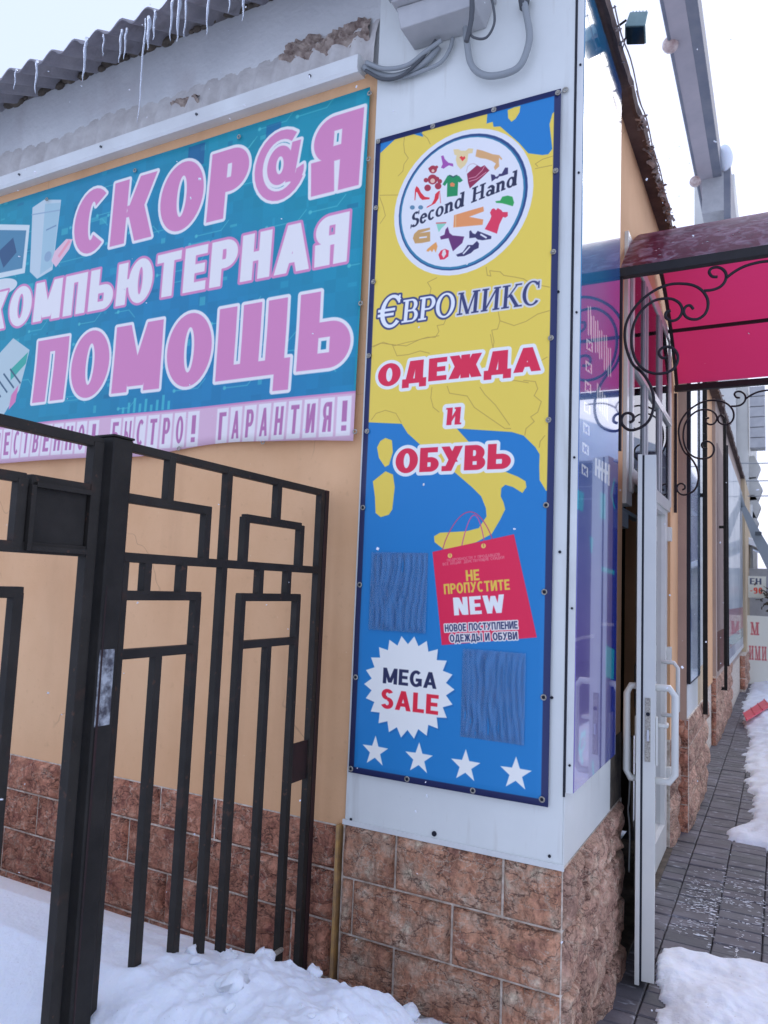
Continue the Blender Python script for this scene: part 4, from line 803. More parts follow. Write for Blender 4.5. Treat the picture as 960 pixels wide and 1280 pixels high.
mb.build('printed_sheet', M['banner1'], wide, smooth=True, uvf=lambda p: ((p.x - B1[0]) / (B1[1] - B1[0]), (p.z - B1[2]) / (B1[3] - B1[2])))
for px, py in ((463, 118), (300, 172), (170, 214), (60, 250), (445, 540), (330, 553), (225, 561), (462, 200), (452, 380)):
    p = onY(px, py, -.012); torus((p[0], -.020, p[2]), .008, .0028, n=10).build('grommet', M['screw'], wide, smooth=True)
# ------------------------------------------------------------------ glossy panel on the side of the corner
sp = empty('side_panel_sign', (.02, .44, .89), 'glossy blue and purple panel with white icons on the side of the white corner', 'sign')
MB().box(.003, XS - .003, .002, .690, .912, 3.755).build('panel_frame', M['ledge'], sp, bevel=.002)
vs = [(XS - .0025, .004, .914), (XS - .0025, .688, .914), (XS - .0025, .688, 3.753), (XS - .0025, .004, 3.753), (XS, .006, .916), (XS, .686, .916), (XS, .686, 3.751), (XS, .006, 3.751)]
MB().add(vs, [(3, 2, 1, 0), (4, 5, 6, 7), (0, 1, 5, 4), (1, 2, 6, 5), (2, 3, 7, 6), (3, 0, 4, 7)]).build('panel_face', M['sidepanel'], sp, uvf=lambda p: ((p.y + 0 - B3[0]) / (B3[1] - B3[0]), (p.z - B3[2]) / (B3[3] - B3[2])))
for z in (1.0, 1.5, 2.0, 2.5, 3.0, 3.4): MB().tube([(.016, .0025, z), (.016, -.002, z)], .004, 8).build('rivet', M['gasket'], sp)
# ------------------------------------------------------------------ junction box and cables at the top of the corner
jb = empty('junction_box', (-.48, -.05, 3.65), 'grey electrical junction box high on the white corner above the tall banner', 'electrical box')
m = MB(); m.prism([(-.672, 3.76), (-.300, 3.74), (-.300, 4.25), (-.672, 4.25)], -.16, -.001, 1); m.build('box_body', M['boxgrey'], jb, bevel=.006)
m = MB(); m.prism([(-.640, 3.662), (-.340, 3.655), (-.312, 3.738), (-.660, 3.756)], -.13, -.001, 1); m.build('cable_entry', M['boxgrey'], jb, bevel=.005)
MB().box(-.676, -.296, -.166, -.150, 3.765, 3.775).build('lid_lip', M['cable'], jb)
def path(pts, y=-.02, n=8):
    """smooth path through pixels read on the wall"""
    P = [onY(px, py, y if len(q_) == 0 else q_[0]) for px, py, *q_ in pts]; out = []
    for i in range(len(P) - 1):
        p0, p1, p2, p3 = P[max(i - 1, 0)], P[i], P[i + 1], P[min(i + 2, len(P) - 1)]
        for k in range(n):
            t = k / n; out.append(.5 * ((2 * p1) + (-p0 + p2) * t + (2 * p0 - 5 * p1 + 4 * p2 - p3) * t * t + (-p0 + 3 * p1 - 3 * p2 + p3) * t ** 3))
    return out + [P[-1]]
def cab(nm, pts, r, m, lab, y=-.02, grp=None):
    o = MB().tube(path(pts, y), r, 8).build(nm, m, None, smooth=True); return tag(o, lab, 'cable', grp)
cab('cable_bundle', [(455, 84), (470, 92), (492, 96), (515, 88), (535, 74), (548, 58)], .014, M['cable'], 'thick grey cable running from the end of the ledge to the junction box')
cab('black_wire', [(457, 88), (478, 99), (500, 96), (520, 80), (536, 62), (545, 50)], .007, M['cable_dark'], 'black wire hanging just below the thick grey cable beside the box', y=-.04)
cab('grey_wire', [(458, 78), (480, 86), (508, 82), (530, 66), (552, 50)], .009, M['cable'], 'thinner grey cable lying above the thick grey cable', y=-.045)
cab('second_wire', [(470, 95), (500, 97), (530, 88), (551, 78), (562, 62), (566, 48)], .008, M['cable'], 'grey cable sagging right of the others into the box bottom', y=-.02)
cab('flexible_conduit', [(580, 0), (582, 30), (584, 55), (588, 78), (597, 90), (612, 95), (632, 92), (648, 84), (657, 68), (662, 45), (658, 18), (655, 2)], .0125, M['cable'], 'grey flexible conduit looping in a deep U right of the junction box', y=-.035)
cab('black_loop', [(588, -20), (592, 10), (588, 40), (596, 48), (609, 46), (618, 28), (616, 5), (610, -12)], .0045, M['cable_dark'], 'thin black wire looping down in front of the junction box', y=-.175)
cab('black_lead', [(588, -25), (590, 0), (589, 25), (585, 44), (583, 52)], .009, M['cable_dark'], 'thick black lead running down over the face of the junction box', y=-.178)
for px, py, lab in ((655, 4, 'dark cable gland at the upper end of the looped conduit'),):
    p = onY(px, py, -.03); o = MB().tube([p + np.array([0, 0, -.02]), p + np.array([0, 0, .03])], [.016, .024], 10).build('cable_gland', M['cable_dark'], None, smooth=True); tag(o, lab, 'cable gland')
# ------------------------------------------------------------------ floodlight
fl = empty('floodlight', (.07, .5, 3.82), 'small grey floodlight on thin rods sticking out under the side eave', 'floodlight')
c = onY(797, 34, .5); u = np.array([1, .1, -.22]); u /= np.linalg.norm(u); fn = np.array([-.12, -.10, -.98]); fn -= (fn @ u) * u; fn /= np.linalg.norm(fn); v = np.cross(fn, u)
m = MB(); q = []
for k_, (a1, a2, h1) in enumerate(((.036, .046, -.032), (.040, .050, .030), (.040, .050, .036))):
    for sx_, sy_ in ((-1, -1), (1, -1), (1, 1), (-1, 1)): q.append(c + u * a1 * sx_ + v * a2 * sy_ + fn * h1)
m.add(q, [(3, 2, 1, 0), (8, 9, 10, 11)] + [(k_ * 4 + i, k_ * 4 + (i + 1) % 4, k_ * 4 + 4 + (i + 1) % 4, k_ * 4 + 4 + i) for k_ in (0, 1) for i in range(4)]); m.build('lamp_housing', M['lampbody'], fl, bevel=.004)
MB().obox(c + fn * .0385, u, v, fn, .035, .045, .002).build('lamp_glass', M['lampglass'], fl)
for k_ in range(5): MB().obox(c - fn * .038 + u * (k_ - 2) * .013, u, v, fn, .002, .036, .006).build('cooling_fin', M['lampbody'], fl)
a_ = onY(783, 25, .5); MB().tube([np.array([.02, .5, a_[2] - .03]), a_], .005, 6).build('rod', M['darksteel'], fl)
b_ = onY(783, 47, .5); MB().tube([np.array([.02, .5, b_[2] - .045]), b_], .004, 6).build('rod', M['darksteel'], fl)
MB().tube([onY(q[0], q[1], .5) for q in ((782, 30), (782, 48), (779, 58), (775, 70))], .0025, 6).build('lamp_wire', M['cable_dark'], fl)
# ------------------------------------------------------------------ canopy: red vaulted sheet over the door on an iron frame
YN, YF, RISE = .797, 2.766, .505; YC = (YN + YF) / 2; HS = (YF - YN) / 2
def archz(y): return 2.955 + RISE * (1 - ((y - YC) / HS) ** 2)
can = empty('door_canopy', (.02, YC, 2.95), 'arched red plastic canopy on a black scrolled iron frame over the shop door', 'canopy')
m = MB(); n = 36; vs = []
for i in range(n + 1):
    y = YN + (YF - YN) * i / n; z = archz(y) + .018
    dz = -2 * RISE * (y - YC) / HS ** 2; nn = np.array([0, -dz, 1.]); nn /= np.linalg.norm(nn)
    for x, o in ((.012, 0), (1.45, 0), (1.45, .006), (.012, .006)): vs.append((x, y + nn[1] * o, z + nn[2] * o - .0 * x))
m.add(vs, [(i * 4 + j, (i + 1) * 4 + j, (i + 1) * 4 + (j + 1) % 4, i * 4 + (j + 1) % 4) for i in range(n) for j in range(4)]); m.build('roof_sheet', M['poly'], can, smooth=False)
SL = -.06
def bar(name, y, z, x0=.006, x1=1.45, h=.015, m_='darksteel'):
    MB().add([(x, y + a * h, z + SL * x * 0 + b * h) for x in (x0, x1) for a, b in ((-1, -1), (1, -1), (1, 1), (-1, 1))], [(3, 2, 1, 0), (4, 5, 6, 7), (0, 1, 5, 4), (1, 2, 6, 5), (2, 3, 7, 6), (3, 0, 4, 7)]).build(name, M[m_], can, bevel=.002)
bar('frame_bar', YN, 2.955, h=.020); bar('frame_bar', YF, 2.942, h=.020)
for y in (1.12, 2.44): bar('purlin', y, archz(y) - .002, h=.010)
bar('purlin', 1.78, archz(1.78) - .002, h=.010)
for x in (.022, 1.44):
    MB().tube([(x, YN + (YF - YN) * i / 30, archz(YN + (YF - YN) * i / 30) - .004) for i in range(31)], .014, 4).build('arch_rib', M['darksteel'], can)
zig = [((700, 235), (676, 233), (663, 215), (672, 198), (700, 192), (725, 203), (738, 225), (733, 255), (710, 280), (675, 293), (640, 296)),
       ((738, 240), (775, 212), (820, 188), (875, 172), (924, 165), (990, 160)),
       ((592, 378), (578, 362), (560, 366), (550, 385), (556, 408), (580, 422), (612, 422), (642, 402), (657, 368), (653, 328), (628, 293), (590, 272), (540, 265), (490, 268), (440, 285), (390, 315), (345, 355), (310, 405), (291, 455), (288, 510), (300, 570), (325, 625), (362, 658)),
       ((340, 635), (380, 680), (408, 735), (417, 790), (408, 845), (385, 885), (345, 910), (308, 915), (280, 895), (273, 868), (285, 845), (308, 840), (325, 852), (325, 872), (308, 882)),
       ((478, 590), (455, 595), (440, 578), (445, 558), (468, 546), (498, 550), (520, 575), (522, 610), (502, 645), (465, 662), (420, 664), (375, 648), (340, 610), (322, 560), (318, 500), (330, 440), (362, 385), (410, 345), (455, 332), (500, 334), (533, 355), (543, 388), (525, 420), (495, 430), (470, 415), (472, 392), (492, 385))]
def smooth(P, n=5):
    out = []
    for i in range(len(P) - 1):
        p0, p1, p2, p3 = P[max(i - 1, 0)], P[i], P[i + 1], P[min(i + 2, len(P) - 1)]
        for k in range(n):
            t = k / n; out.append(.5 * ((2 * p1) + (-p0 + p2) * t + (2 * p0 - 5 * p1 + 4 * p2 - p3) * t * t + (-p0 + 3 * p1 - 3 * p2 + p3) * t ** 3))
    return out + [P[-1]]
sc0 = None
for yb, dz in ((YN, 0), (YF, -.03)):
    br = MB().box(.004, .022, yb - .010, yb + .010, 2.165 + dz * 2, 2.94 + dz).build('wall_bracket', M['wrought'], can, bevel=.002)
    for z in zig:
        P = [onY(700 + x * .2814, 280 + y * .2814, YN) for x, y in z]
        P = [np.array([q[0], q[1] + (yb - YN), q[2] + dz]) for q in P]
        MB().tube(smooth(P), .0062, 6).build('scroll', M['wrought'], br, smooth=True)
m = MB()
for i in range(40): m.ball((rnd.uniform(.2, 1.4), YN + rnd.uniform(.005, .25) * .7, 0), .0, 3, 2)
# wall edge profile and frost lumps on the near slope
m = MB()
for i in range(60):
    x = rnd.uniform(.14, 1.4); y = YN + rnd.uniform(.02, .30); r = rnd.uniform(.001, .003); m.ball((x, y, archz(y) + .026), r, 6, 4, (rnd.uniform(1, 3), 1, .35))
m.build('frost', M['snow'], can, smooth=True)['kind'] = 'stuff'
# ------------------------------------------------------------------ window over the door
tw = empty('transom_window', (.0, 1.9, 2.1), 'white framed window above the shop door under the red canopy', 'window')
fx0, fx1 = -.045, .006
for y0, y1, z0, z1 in ((1.022, 1.075, 1.965, 3.26), (2.56, 2.615, 2.12, 3.26), (1.075, 2.56, 3.20, 3.26), (1.165, 2.56, 2.085, 2.155)): MB().box(fx0, fx1, y0, y1, z0, z1).build('frame', M['pvc'], tw, bevel=.003)
MB().box(fx0, fx1, 1.075, 1.165, 1.965, 2.03).build('frame', M['pvc'], tw, bevel=.003); MB().box(fx0 + .002, fx1 + .004, 1.140, 1.185, 2.03, 3.2).build('mullion', M['pvc'], tw, bevel=.003)
for y in (1.52, 1.60, 2.06, 2.14): MB().box(fx0 + .002, fx1 + .003, y - .022, y + .022, 2.155, 3.2).build('mullion', M['grey_alu'], tw, bevel=.003)
MB().box(fx0 + .004, fx1 + .008, 1.185, 2.56, 2.64, 2.68).build('crossbar', M['pvc'], tw)
for y0, y1, z0 in ((1.077, 1.138, 2.032), (1.187, 1.497, 2.157), (1.542, 1.578, 2.157), (1.622, 2.038, 2.157), (2.082, 2.118, 2.157), (2.162, 2.558, 2.157)):
    MB().box(-.010, -.002, y0, y1, z0, 3.198).build('pane', M['glass'], tw)
# ------------------------------------------------------------------ the two door leaves
def leaf(name, N, H, L, lab, z1=2.145, first=True):
    """door leaf from its free edge N towards H; returns its parts"""
    N = np.array(N, float); H = np.array(H, float); u = (H - N); u /= np.linalg.norm(u); n_ = np.array([u[1], -u[0]])     # n_: outward (street) side
    U = np.array([*u, 0]); Nn = np.array([*n_, 0]); Z = np.array([0, 0, 1.]); d = empty(name, (N[0], N[1], .03), lab, 'door')
    def B(nm, a, b, z0, z_, t0, t1, m_, bev=.002, par=None):
        c_ = np.array([*N, 0]) + U * (a + b) / 2 + Nn * (t0 + t1) / 2 + Z * (z0 + z_) / 2
        return MB().obox(c_, U, Nn, Z, (b - a) / 2, (t1 - t0) / 2, (z_ - z0) / 2).build(nm, M[m_], par or d, bevel=bev)
    T = .032
    B('stile', 0, .095, .03, z1, -T + .016, T, 'pvc'); B('stile', L - .09, L, .03, z1, -T + .016, T, 'pvc')
    B('rail', .095, L - .09, .03, .19, -T + .016, T, 'pvc'); B('rail', .095, L - .09, z1 - .09, z1, -T + .016, T, 'pvc')
    B('inner_rebate', -.006, .06, .015, z1 + .002, -T - .010, -T + .008, 'pvc'); B('seal', -.001, .05, .03, z1 - .002, -T + .008, -T + .016, 'gasket', 0)
    B('glass_pane', .095, L - .09, .19, z1 - .09, -.006, .006, 'glass', 0)
    for t_ in (-1, 1):
        B('seal', .096, .103, .19, z1 - .09, t_ * .018 - .004, t_ * .018 + .004, 'gasket', 0)
    def handle(a, z0, z_, so_, r=.017):
        s_ = 1 if so_ > 0 else -1; base = np.array([*N, 0]) + U * a
        P = [base + Nn * (s_ * T * .7) + Z * z0, base + Nn * (so_ * .8) + Z * z0, base + Nn * so_ + Z * (z0 + .03), base + Nn * so_ + Z * (z_ - .03), base + Nn * (so_ * .8) + Z * z_, base + Nn * (s_ * T * .7) + Z * z_]
        MB().tube(P, r, 12).build('handle', M['pvc'], d, smooth=True)
    return d, B, handle, N, U, Nn, Z
d, B, handle, N, U, Nn, Z = leaf('door_leaf', onZ(806.8, 1228, .03)[:2], (.0, 1.78), .98, 'white plastic door leaf standing ajar, nearest the corner, with long D handles')
handle(.045, .800, 1.175, .108, .0145); handle(.045, .800, 1.175, -.080, .0145)
lk = B('lock_plate', -.0035, .0, .88, 1.135, -.008, .014, 'screw', 0)
c_ = np.array([*N, 0]) + Nn * .004
MB().tube([c_ - U * .003 + Z * 1.07, c_ - U * .006 + Z * 1.07], .008, 10).build('keyhole', M['gasket'], lk)
MB().obox(c_ - U * .005 + Z * .985, U, Nn, Z, .004, .004, .022).build('latch', M['chrome'], lk)
B('handle_plate', .03, .07, .86, 1.055, .032, .042, 'pvc', .004); MB().tube([np.array([*N, 0]) + U * .05 + Nn * .04 + Z * 1.02, np.array([*N, 0]) + U * .05 + Nn * .075 + Z * 1.02, np.array([*N, 0]) + U * .13 + Nn * .078 + Z * 1.015], .009, 8).build('lever', M['pvc'], d, smooth=True)
B('handle_plate', .03, .07, .86, 1.055, -.048, -.040, 'pvc', .004)
d2, B2_, handle2, N2, U2, Nn2, Z2 = leaf('door_leaf', (-.034, 1.80), (-.040, 2.55), .74, 'closed white plastic door leaf behind the ajar one, farther from the corner')
handle2(.55, .85, 1.16, .115, .012); handle2(.55, .85, 1.16, -.12, .014)
for z in (.42, 1.15, 1.9): B2_('hinge', .73, .78, z, z + .09, .030, .056, 'pvc', .004)
dc = empty('door_closer', (-.06, 1.25, 1.95), 'grey door closer box under the white window frame inside the doorway', 'door closer')
MB().box(-.13, -.05, 1.175, 1.40, 1.88, 1.96).build('closer_body', M['grey_alu'], dc, bevel=.004); MB().box(-.11, -.07, 1.18, 1.9, 1.965, 1.985).build('closer_arm', M['cable'], dc)
tag(MB().tube(smooth([onY(x, y, 1.14) for x, y in ((785, 862), (787, 900), (788, 950), (786, 1000), (785, 1012), (787, 1040), (786, 1090))]), .0035, 6).build('hanging_cord', M['ledge'], None, smooth=True), 'thin pale cord hanging down beside the doorway behind the corner', 'cord')
# ------------------------------------------------------------------ far part of the street side
fw = bld
MB().box(-.20, .0, 2.621, 3.018, -.05, .66).build('plinth_mortar_far', M['mortar'], bld)
MB().box(-.06, .055, 3.02, 4.40, .62, 3.78).build('pilaster', M['greypil'], bld)
MB().box(.0, .0565, 3.76, 4.41, .63, 3.77).build('pilaster_side', M['beige'], bld)
MB().box(-.06, .066, 3.022, 4.42, -.05, .742).build('pilaster_plinth', M['mortar'], bld)
MB().box(.056, .060, 3.024, 3.75, .742, .965).build('white_strip', M['clad'], bld)
MB().box(-.06, .004, 6.43, 12.6, .60, 3.78).build('pilaster', M['greypil'], bld)
MB().box(-.30, .002, 6.42, 13.6, -.05, .72).build('far_plinth', M['mortar'], bld); MB().box(-.3, -.045, 4.4, 6.43, -.05, .66).build('recess_plinth', M['mortar'], bld)
MB().box(-.2, .085, 11.77, 15.2, -.2, .62).build('far_plinth', M['mortar'], bld); MB().box(-.3, .07, 12.62, 15.2, .62, 3.78).build('end_pilaster', M['beige'], bld)
MB().box(-.04, .012, 6.6, 7.9, 1.20, 3.3).build('grey_panel', M['lilac'], bld); MB().box(-.04, .013, 6.6, 7.9, .76, 1.19).build('red_panel', M['redbrown'], bld)
MB().tube([(.082, 15.3, .0), (.082, 15.3, 3.6)], .04, 8).build('end_pipe', M['ledge'], bld)
def srow(y0, y1, X, zs, axis='x', wbase=.40, mt='stone_side'):
    global sid
    for r, (za, zb) in enumerate(zs):
        y = y0 - (.2 if r % 2 else 0)
        while y < y1 - .02:
            a = max(y, y0); b = min(y + wbase, y1); sid += 1; y += wbase
            if b - a < .05: continue
            shade_soft(stone((a + b) / 2, (za + zb) / 2, b - a - .006, zb - za, M[mt], sid, axis=axis, face=X, nu=6, nv=4, rough=1.1))
R4 = [(.555, .735), (.37, .549), (.185, .364), (.0, .179)]
srow(2.63, 3.01, .001, [(.48, .655), (.295, .474), (.11, .289), (-.06, .104)])
srow(3.045, 4.40, .066, R4); srow(6.45, 9.2, .002, [(.52, .70), (.34, .514), (.16, .334), (-.02, .154)])
for za, zb in R4: sid += 1; shade_soft(stone(.006, (za + zb) / 2, .118, zb - za, M['stone_left'], sid, face=3.022, nu=6, nv=5))
for za, zb in [(.52, .70), (.34, .514), (.16, .334), (-.02, .154)]: sid += 1; shade_soft(stone(-.022, (za + zb) / 2, .05, zb - za, M['stone_left'], sid, face=6.42, nu=4, nv=4))
for za, zb in [(.42, .60), (.23, .41), (.04, .22)]: sid += 1; shade_soft(stone(.045, (za + zb) / 2, .08, zb - za, M['stone_left'], sid, face=11.77, nu=4, nv=4))
srow(11.8, 13.4, .086, [(.42, .60), (.23, .41), (.04, .22)])
bs = empty('blue_wall_sign', (.06, 3.4, .97), 'tall narrow blue glossy sign in a black edged box on the grey pilaster', 'sign')
MB().box(.0565, .078, 3.030, 3.74, .970, 3.25).build('sign_box', M['gasket'], bs); MB().box(.0782, .0815, 3.05, 3.72, .985, 3.24).build('sign_face', mat('blue_sign_print', alb(52, 92, 150), .12, var=alb(150, 176, 205), vscale=2.2, coat=1, stretch=(1, .6, 1.4)), bs)
wp = MB().box(.057, .0625, 3.80, 4.22, 1.02, 3.4).build('white_notice_board', M['clad'], None); tag(wp, 'tall plain white board on the wall left of the first black pole', 'board')
def pole(px, pyt, pyb, X, leg, lab):
    a = onX(px, pyb, X); o = empty('iron_frame_pole', (X, a[1], a[2]), lab, 'pole', None)
    MB().box(X - .017, X + .017, a[1] - .017, a[1] + .017, a[2], 3.62).build('upright', M['iron_post'], o, bevel=.003)
    MB().box(X - leg, X - .017, a[1] - .015, a[1] + .015, a[2], a[2] + .035).build('foot_arm', M['iron_post'], o, bevel=.003)
    MB().box(X - leg, X - .017, a[1] - .012, a[1] + .012, 2.35, 2.38).build('upper_arm', M['iron_post'], o)
    return o
pole(881.8, 480, 893, .100, .10, 'dark square pole held off the wall by short arms, right of the grey pilaster')
pole(907.3, 480, 863, .075, .14, 'farther dark square pole in front of the brown panel, left of the large window')
fwn = empty('far_shop_window', (.02, 10, .72), 'large frosted far shop window with a pink band near its foot', 'window')
MB().box(.004, .03, 8.2, 12.6, .70, .76).build('sill', M['ledge'], fwn); MB().box(.004, .026, 8.22, 12.58, .762, 3.5).build('pane', mat('frosted_glass', alb(190, 202, 226), .38, var=alb(120, 140, 172), vscale=.9, coat=.2, stretch=(1, .5, .7)), fwn)
MB().box(.0265, .029, 8.24, 12.56, 1.06, 1.42).build('pink_band', mat('pink_film', alb(150, 96, 130), .3, coat=.6), fwn); MB().box(.0265, .029, 8.24, 12.56, .9, 1.055).build('blue_band', mat('teal_film', alb(110, 150, 180), .3, coat=.6), fwn)
MB().box(.004, .036, 8.14, 8.22, .7, 3.56).build('frame', M['darksteel'], fwn)
# ------------------------------------------------------------------ slanting drain pipe and wires
dr = empty('drain_pipe', (.0, 12, 4), 'grey drain pipe slanting out and down from the far eave', 'pipe')
Pd = [onY(x, y, 12) for x, y in ((905, 545), (915, 583), (924, 618), (930, 638))]; MB().tube(Pd, .042, 10).build('upper_pipe', M['cable'], dr, smooth=True)
Pe = [onY(x, y, 11.9) for x, y in ((929, 634), (945, 668), (962, 700), (975, 725))]; MB().tube(Pe, [.06, .11, .14, .15], 4).build('lower_duct', M['cable'], dr)
p = onY(948, 667, 11.7); MB().obox(p, [1, 0, 0], [0, 1, 0], [0, 0, 1], .05, .05, .03).build('clamp', M['cable_dark'], dr)
for i, (y, lab) in enumerate(((579, 'topmost of the three thin wires crossing above the street'), (601, 'middle one of the three thin wires crossing above the street'), (620, 'lowest of the three thin wires crossing above the street'))):
    a = onY(916, y, 14); b = onY(975, y - 1, 14); tag(MB().tube([a, (a + b) / 2 - np.array([0, 0, .01]), b + (b - a) * 4], .012, 5).build('overhead_wire', M['cable'], None), lab, 'wire', 'wires over the street')
# ------------------------------------------------------------------ tall pale building beyond with its long roof overhang
tb = empty('tall_building', (-.7, 18, 0), 'tall pale building at the end of the row with a long overhanging eave', 'building')
MB().box(-1.25, -.30, 17.6, 26, -1, 12.4).build('wall', M['farwall'], tb); MB().box(-1.1, -.04, 17.9, 26, -1, 7.2).build('wing', M['farwall'], tb)
m = MB(); m.box(-.93, -.62, 2, 17.6, 11.0, 11.06).build('soffit', M['farsoffit'], tb); MB().box(-.619, -.44, 2, 15.0, 11.0, 11.5).build('fascia', M['farfascia'], tb)
MB().tube([(-.95, 2, 11.02), (-.95, 17.6, 11.02)], .035, 8).build('gutter', M['farfascia'], tb)
MB().box(-.85, -.40, 15.0, 17.6, 10.2, 11.3).build('corbel', M['boxgrey'], tb); MB().box(-.40, -.26, 15.0, 17.6, 10.0, 11.25).build('corbel_side', M['farfascia'], tb)
for x, y, z in ((-.5, 15, 11.4),): MB().ball((x + .12, y, z), .3, 10, 8, (.6, 1, 1)).build('roof_snow', M['snow'], tb, smooth=True)
for i in range(6): MB().box(0, .34, 17.8, 18.3, 5.3 + i * .26, 5.3 + i * .26 + .24).build('cladding_board', M['boxgrey'], tb)
for i, (x, z, s_) in enumerate(((.10, 4.9, .25), (.14, 4.35, .32), (.10, 3.9, .25), (.05, 3.5, .2))): m = MB(); m.prism([(x - s_, z - .3), (x + .02, z - .28), (x + .12, z), (x - .02, z + .3), (x - s_, z + .3)], 18.4, 18.9, 1); m.build('cornice_block', M['farwall'], tb)
for z in (2.4, 4.2, 5.8):
    f = MB().box(-.62, -.30, 17.86, 17.9, z, z + .9).build('window', M['farfascia'], tb)
for px, py, r, lab in ((838, 56, .16, 'larger milky globe lamp hanging at the gutter of the tall eave'), (869, 227, .10, 'smaller milky globe lamp farther along the gutter of the tall eave')):
    p = onX(px, py, -.95); tag(MB().ball(p, r * p[1] / 12, 14, 10).build('globe_lamp', M['pale_lamp'], None, smooth=True), lab, 'lamp', 'globe lamps at the eave')
# ------------------------------------------------------------------ signboards at the end of the street
def board(name, x0, x1, z0, z1, y, texts, lab, ppm=160, col=(206, 214, 226)):
    c = Canvas(x0, x1, z0, z1, ppm, col)
    for s_, a, b, p_, q_, cc, fn_ in texts: text(c, s_, a, b, p_, q_, cc, t=.24, h=.12, gap=.14, font=fn_)
    o = empty(name, ((x0 + x1) / 2, y, z0), lab, 'sign')
    MB().box(x0, x1, y, y + .05, z0, z1).build('board', M['farwall'], o)
    MB().add([(x0 + .005, y - .004, z0 + .005), (x1 - .005, y - .004, z0 + .005), (x1 - .005, y - .004, z1 - .005), (x0 + .005, y - .004, z1 - .005), (x0, y - .001, z0), (x1, y - .001, z0), (x1, y - .001, z1), (x0, y - .001, z1)], [(0, 1, 2, 3), (4, 5, 1, 0), (5, 6, 2, 1), (6, 7, 3, 2), (7, 4, 0, 3)]).build('printed_face', imgmat(name + '_print', c.image(name + '_image'), .6), o, uvf=lambda p: ((p.x - x0) / (x1 - x0), (p.z - z0) / (z1 - z0)))
    return o
board('street_signboard', .02, .80, -.15, 1.26, 13.3, (('М', .12, .27, .90, 1.14, (180, 96, 112), serif), ('ИМИ', .09, .39, .44, .70, (180, 96, 112), serif)), 'white signboard with large dark red letters standing in the snow')
board('price_sign', .06, .38, 1.60, 2.02, 13.9, (('ЕН', .10, .30, 1.86, 1.98, (60, 70, 110), glyph), ('-90', .10, .32, 1.68, 1.80, (216, 70, 50), glyph)), 'small white sign with blue letters and an orange number above the larger signboard')
sh = empty('kiosk', (.5, 15, -.3), 'grey kiosk with a snow covered sloping roof behind the signboards', 'kiosk')
MB().box(-.02, 1.2, 14.6, 16, -.4, 2.2).build('wall', M['boxgrey'], sh); m = MB(); m.prism([(-.1, 2.75), (1.4, 2.05), (1.4, 2.18), (-.1, 2.9)], 14.3, 16.2, 1); m.build('roof', M['snow'], sh, bevel=.02)
tr = empty('dark_bush', (.45, 13.6, 1.2), 'dark bare bush at the right edge between the signboard and the kiosk roof', 'bush')
m = MB()
for i in range(160):
    c_ = np.array([.55 + rnd.gauss(0, .13), 13.6 + rnd.gauss(0, .1), 1.65 + rnd.gauss(0, .16)]); m.obox(c_, *np.array(Matrix.Rotation(rnd.uniform(0, 6), 3, Vector((rnd.random() + .1, rnd.random(), rnd.random())))), .035, .012, .004)
m.build('crown', mat('dark_twigs', alb(70, 62, 56), .9), tr); MB().tube([(.55, 13.6, -.1), (.55, 13.6, 1.6)], [.03, .012], 6).build('trunk', M['darksteel'], tr)
# house row on the other side of the street: shows in the glossy panel
for i, (y0, y1, h_, lab) in enumerate(((15, 27, 4.6, 'low dark house across the street, the nearer one'), (28, 50, 7.2, 'taller dark house across the street, the farther one'))):
    xo = 2.6 + i * .8; oh = empty('opposite_house', (xo + 3, (y0 + y1) / 2, 0), lab, 'house')
    MB().box(xo, xo + 7, y0, y1, -.5, h_).build('wall', mat('dark_boarding', alb(96, 96, 120), .8, var=alb(70, 72, 100), vscale=1.5), oh)
    m = MB(); m.prism([(xo - .4, h_), (xo + 7.4, h_), (xo + 3.5, h_ + 1.6)], y0 - .3, y1 + .3, 1); m.build('roof', M['snow'], oh)
    for k_ in range(4): MB().box(xo - .06, xo, y0 + 1 + k_ * 2.6, y0 + 2.2 + k_ * 2.6, 1, 2.2).build('window', M['farwall'], oh)
# ------------------------------------------------------------------ gate
XG = -.93
def gy(px, py): return float(onX(px, py, XG)[1])
def gz(px, py): return float(onX(px, py, XG)[2])
W_ = .0130
def vbar(root, nm, pts, z0=None, w_=W_, m_='iron', x=XG):
    (xa, ya), (xb, yb) = pts; y = (gy(xa, ya) + gy(xb, yb)) / 2; zt = gz(xa, ya); zb = gz(xb, yb) if z0 is None else z0
    MB().box(x - w_, x + w_, y - w_, y + w_, zb, zt).build(nm, M[m_], root, bevel=.0022, seg=2)
def hbar(root, nm, a, b, w_=W_, m_='iron'):
    z = (gz(*a) + gz(*b)) / 2; y0, y1 = sorted((gy(*a), gy(*b)))
    MB().box(XG - w_ * .96, XG + w_ * .96, y0, y1, z - w_, z + w_).build(nm, M[m_], root, bevel=.0022, seg=2)
gp = empty('gate_post', (XG, -1.084, .0), 'thick black steel gate post with a scraped blue grey patch', 'post')
MB().box(XG - .036, XG + .035, -1.117, -1.050, .0, 1.905).build('post_shaft', M['iron_post'], gp, bevel=.005)
MB().box(XG - .038, XG + .037, -1.119, -1.048, 1.905, 1.911).build('post_cap', M['iron'], gp, bevel=.002)
MB().box(XG + .035, XG + .0362, -1.112, -1.064, 1.17, 1.36).build('scraped_patch', M['bare'], gp)
MB().tube([(XG + .035, -1.105, .3), (XG + .037, -1.105, 1.1), (XG + .035, -1.105, 1.52)], [.002, .0035, .002], 5).build('weld_seam', M['maroon'], gp)
gr = empty('gate_leaf', (XG, -.5, .3), 'black iron gate panel of nested rectangles between the thick post and the white corner', 'gate')
ZT = 1.893; YP = -1.045; YE = gy(403, 700)
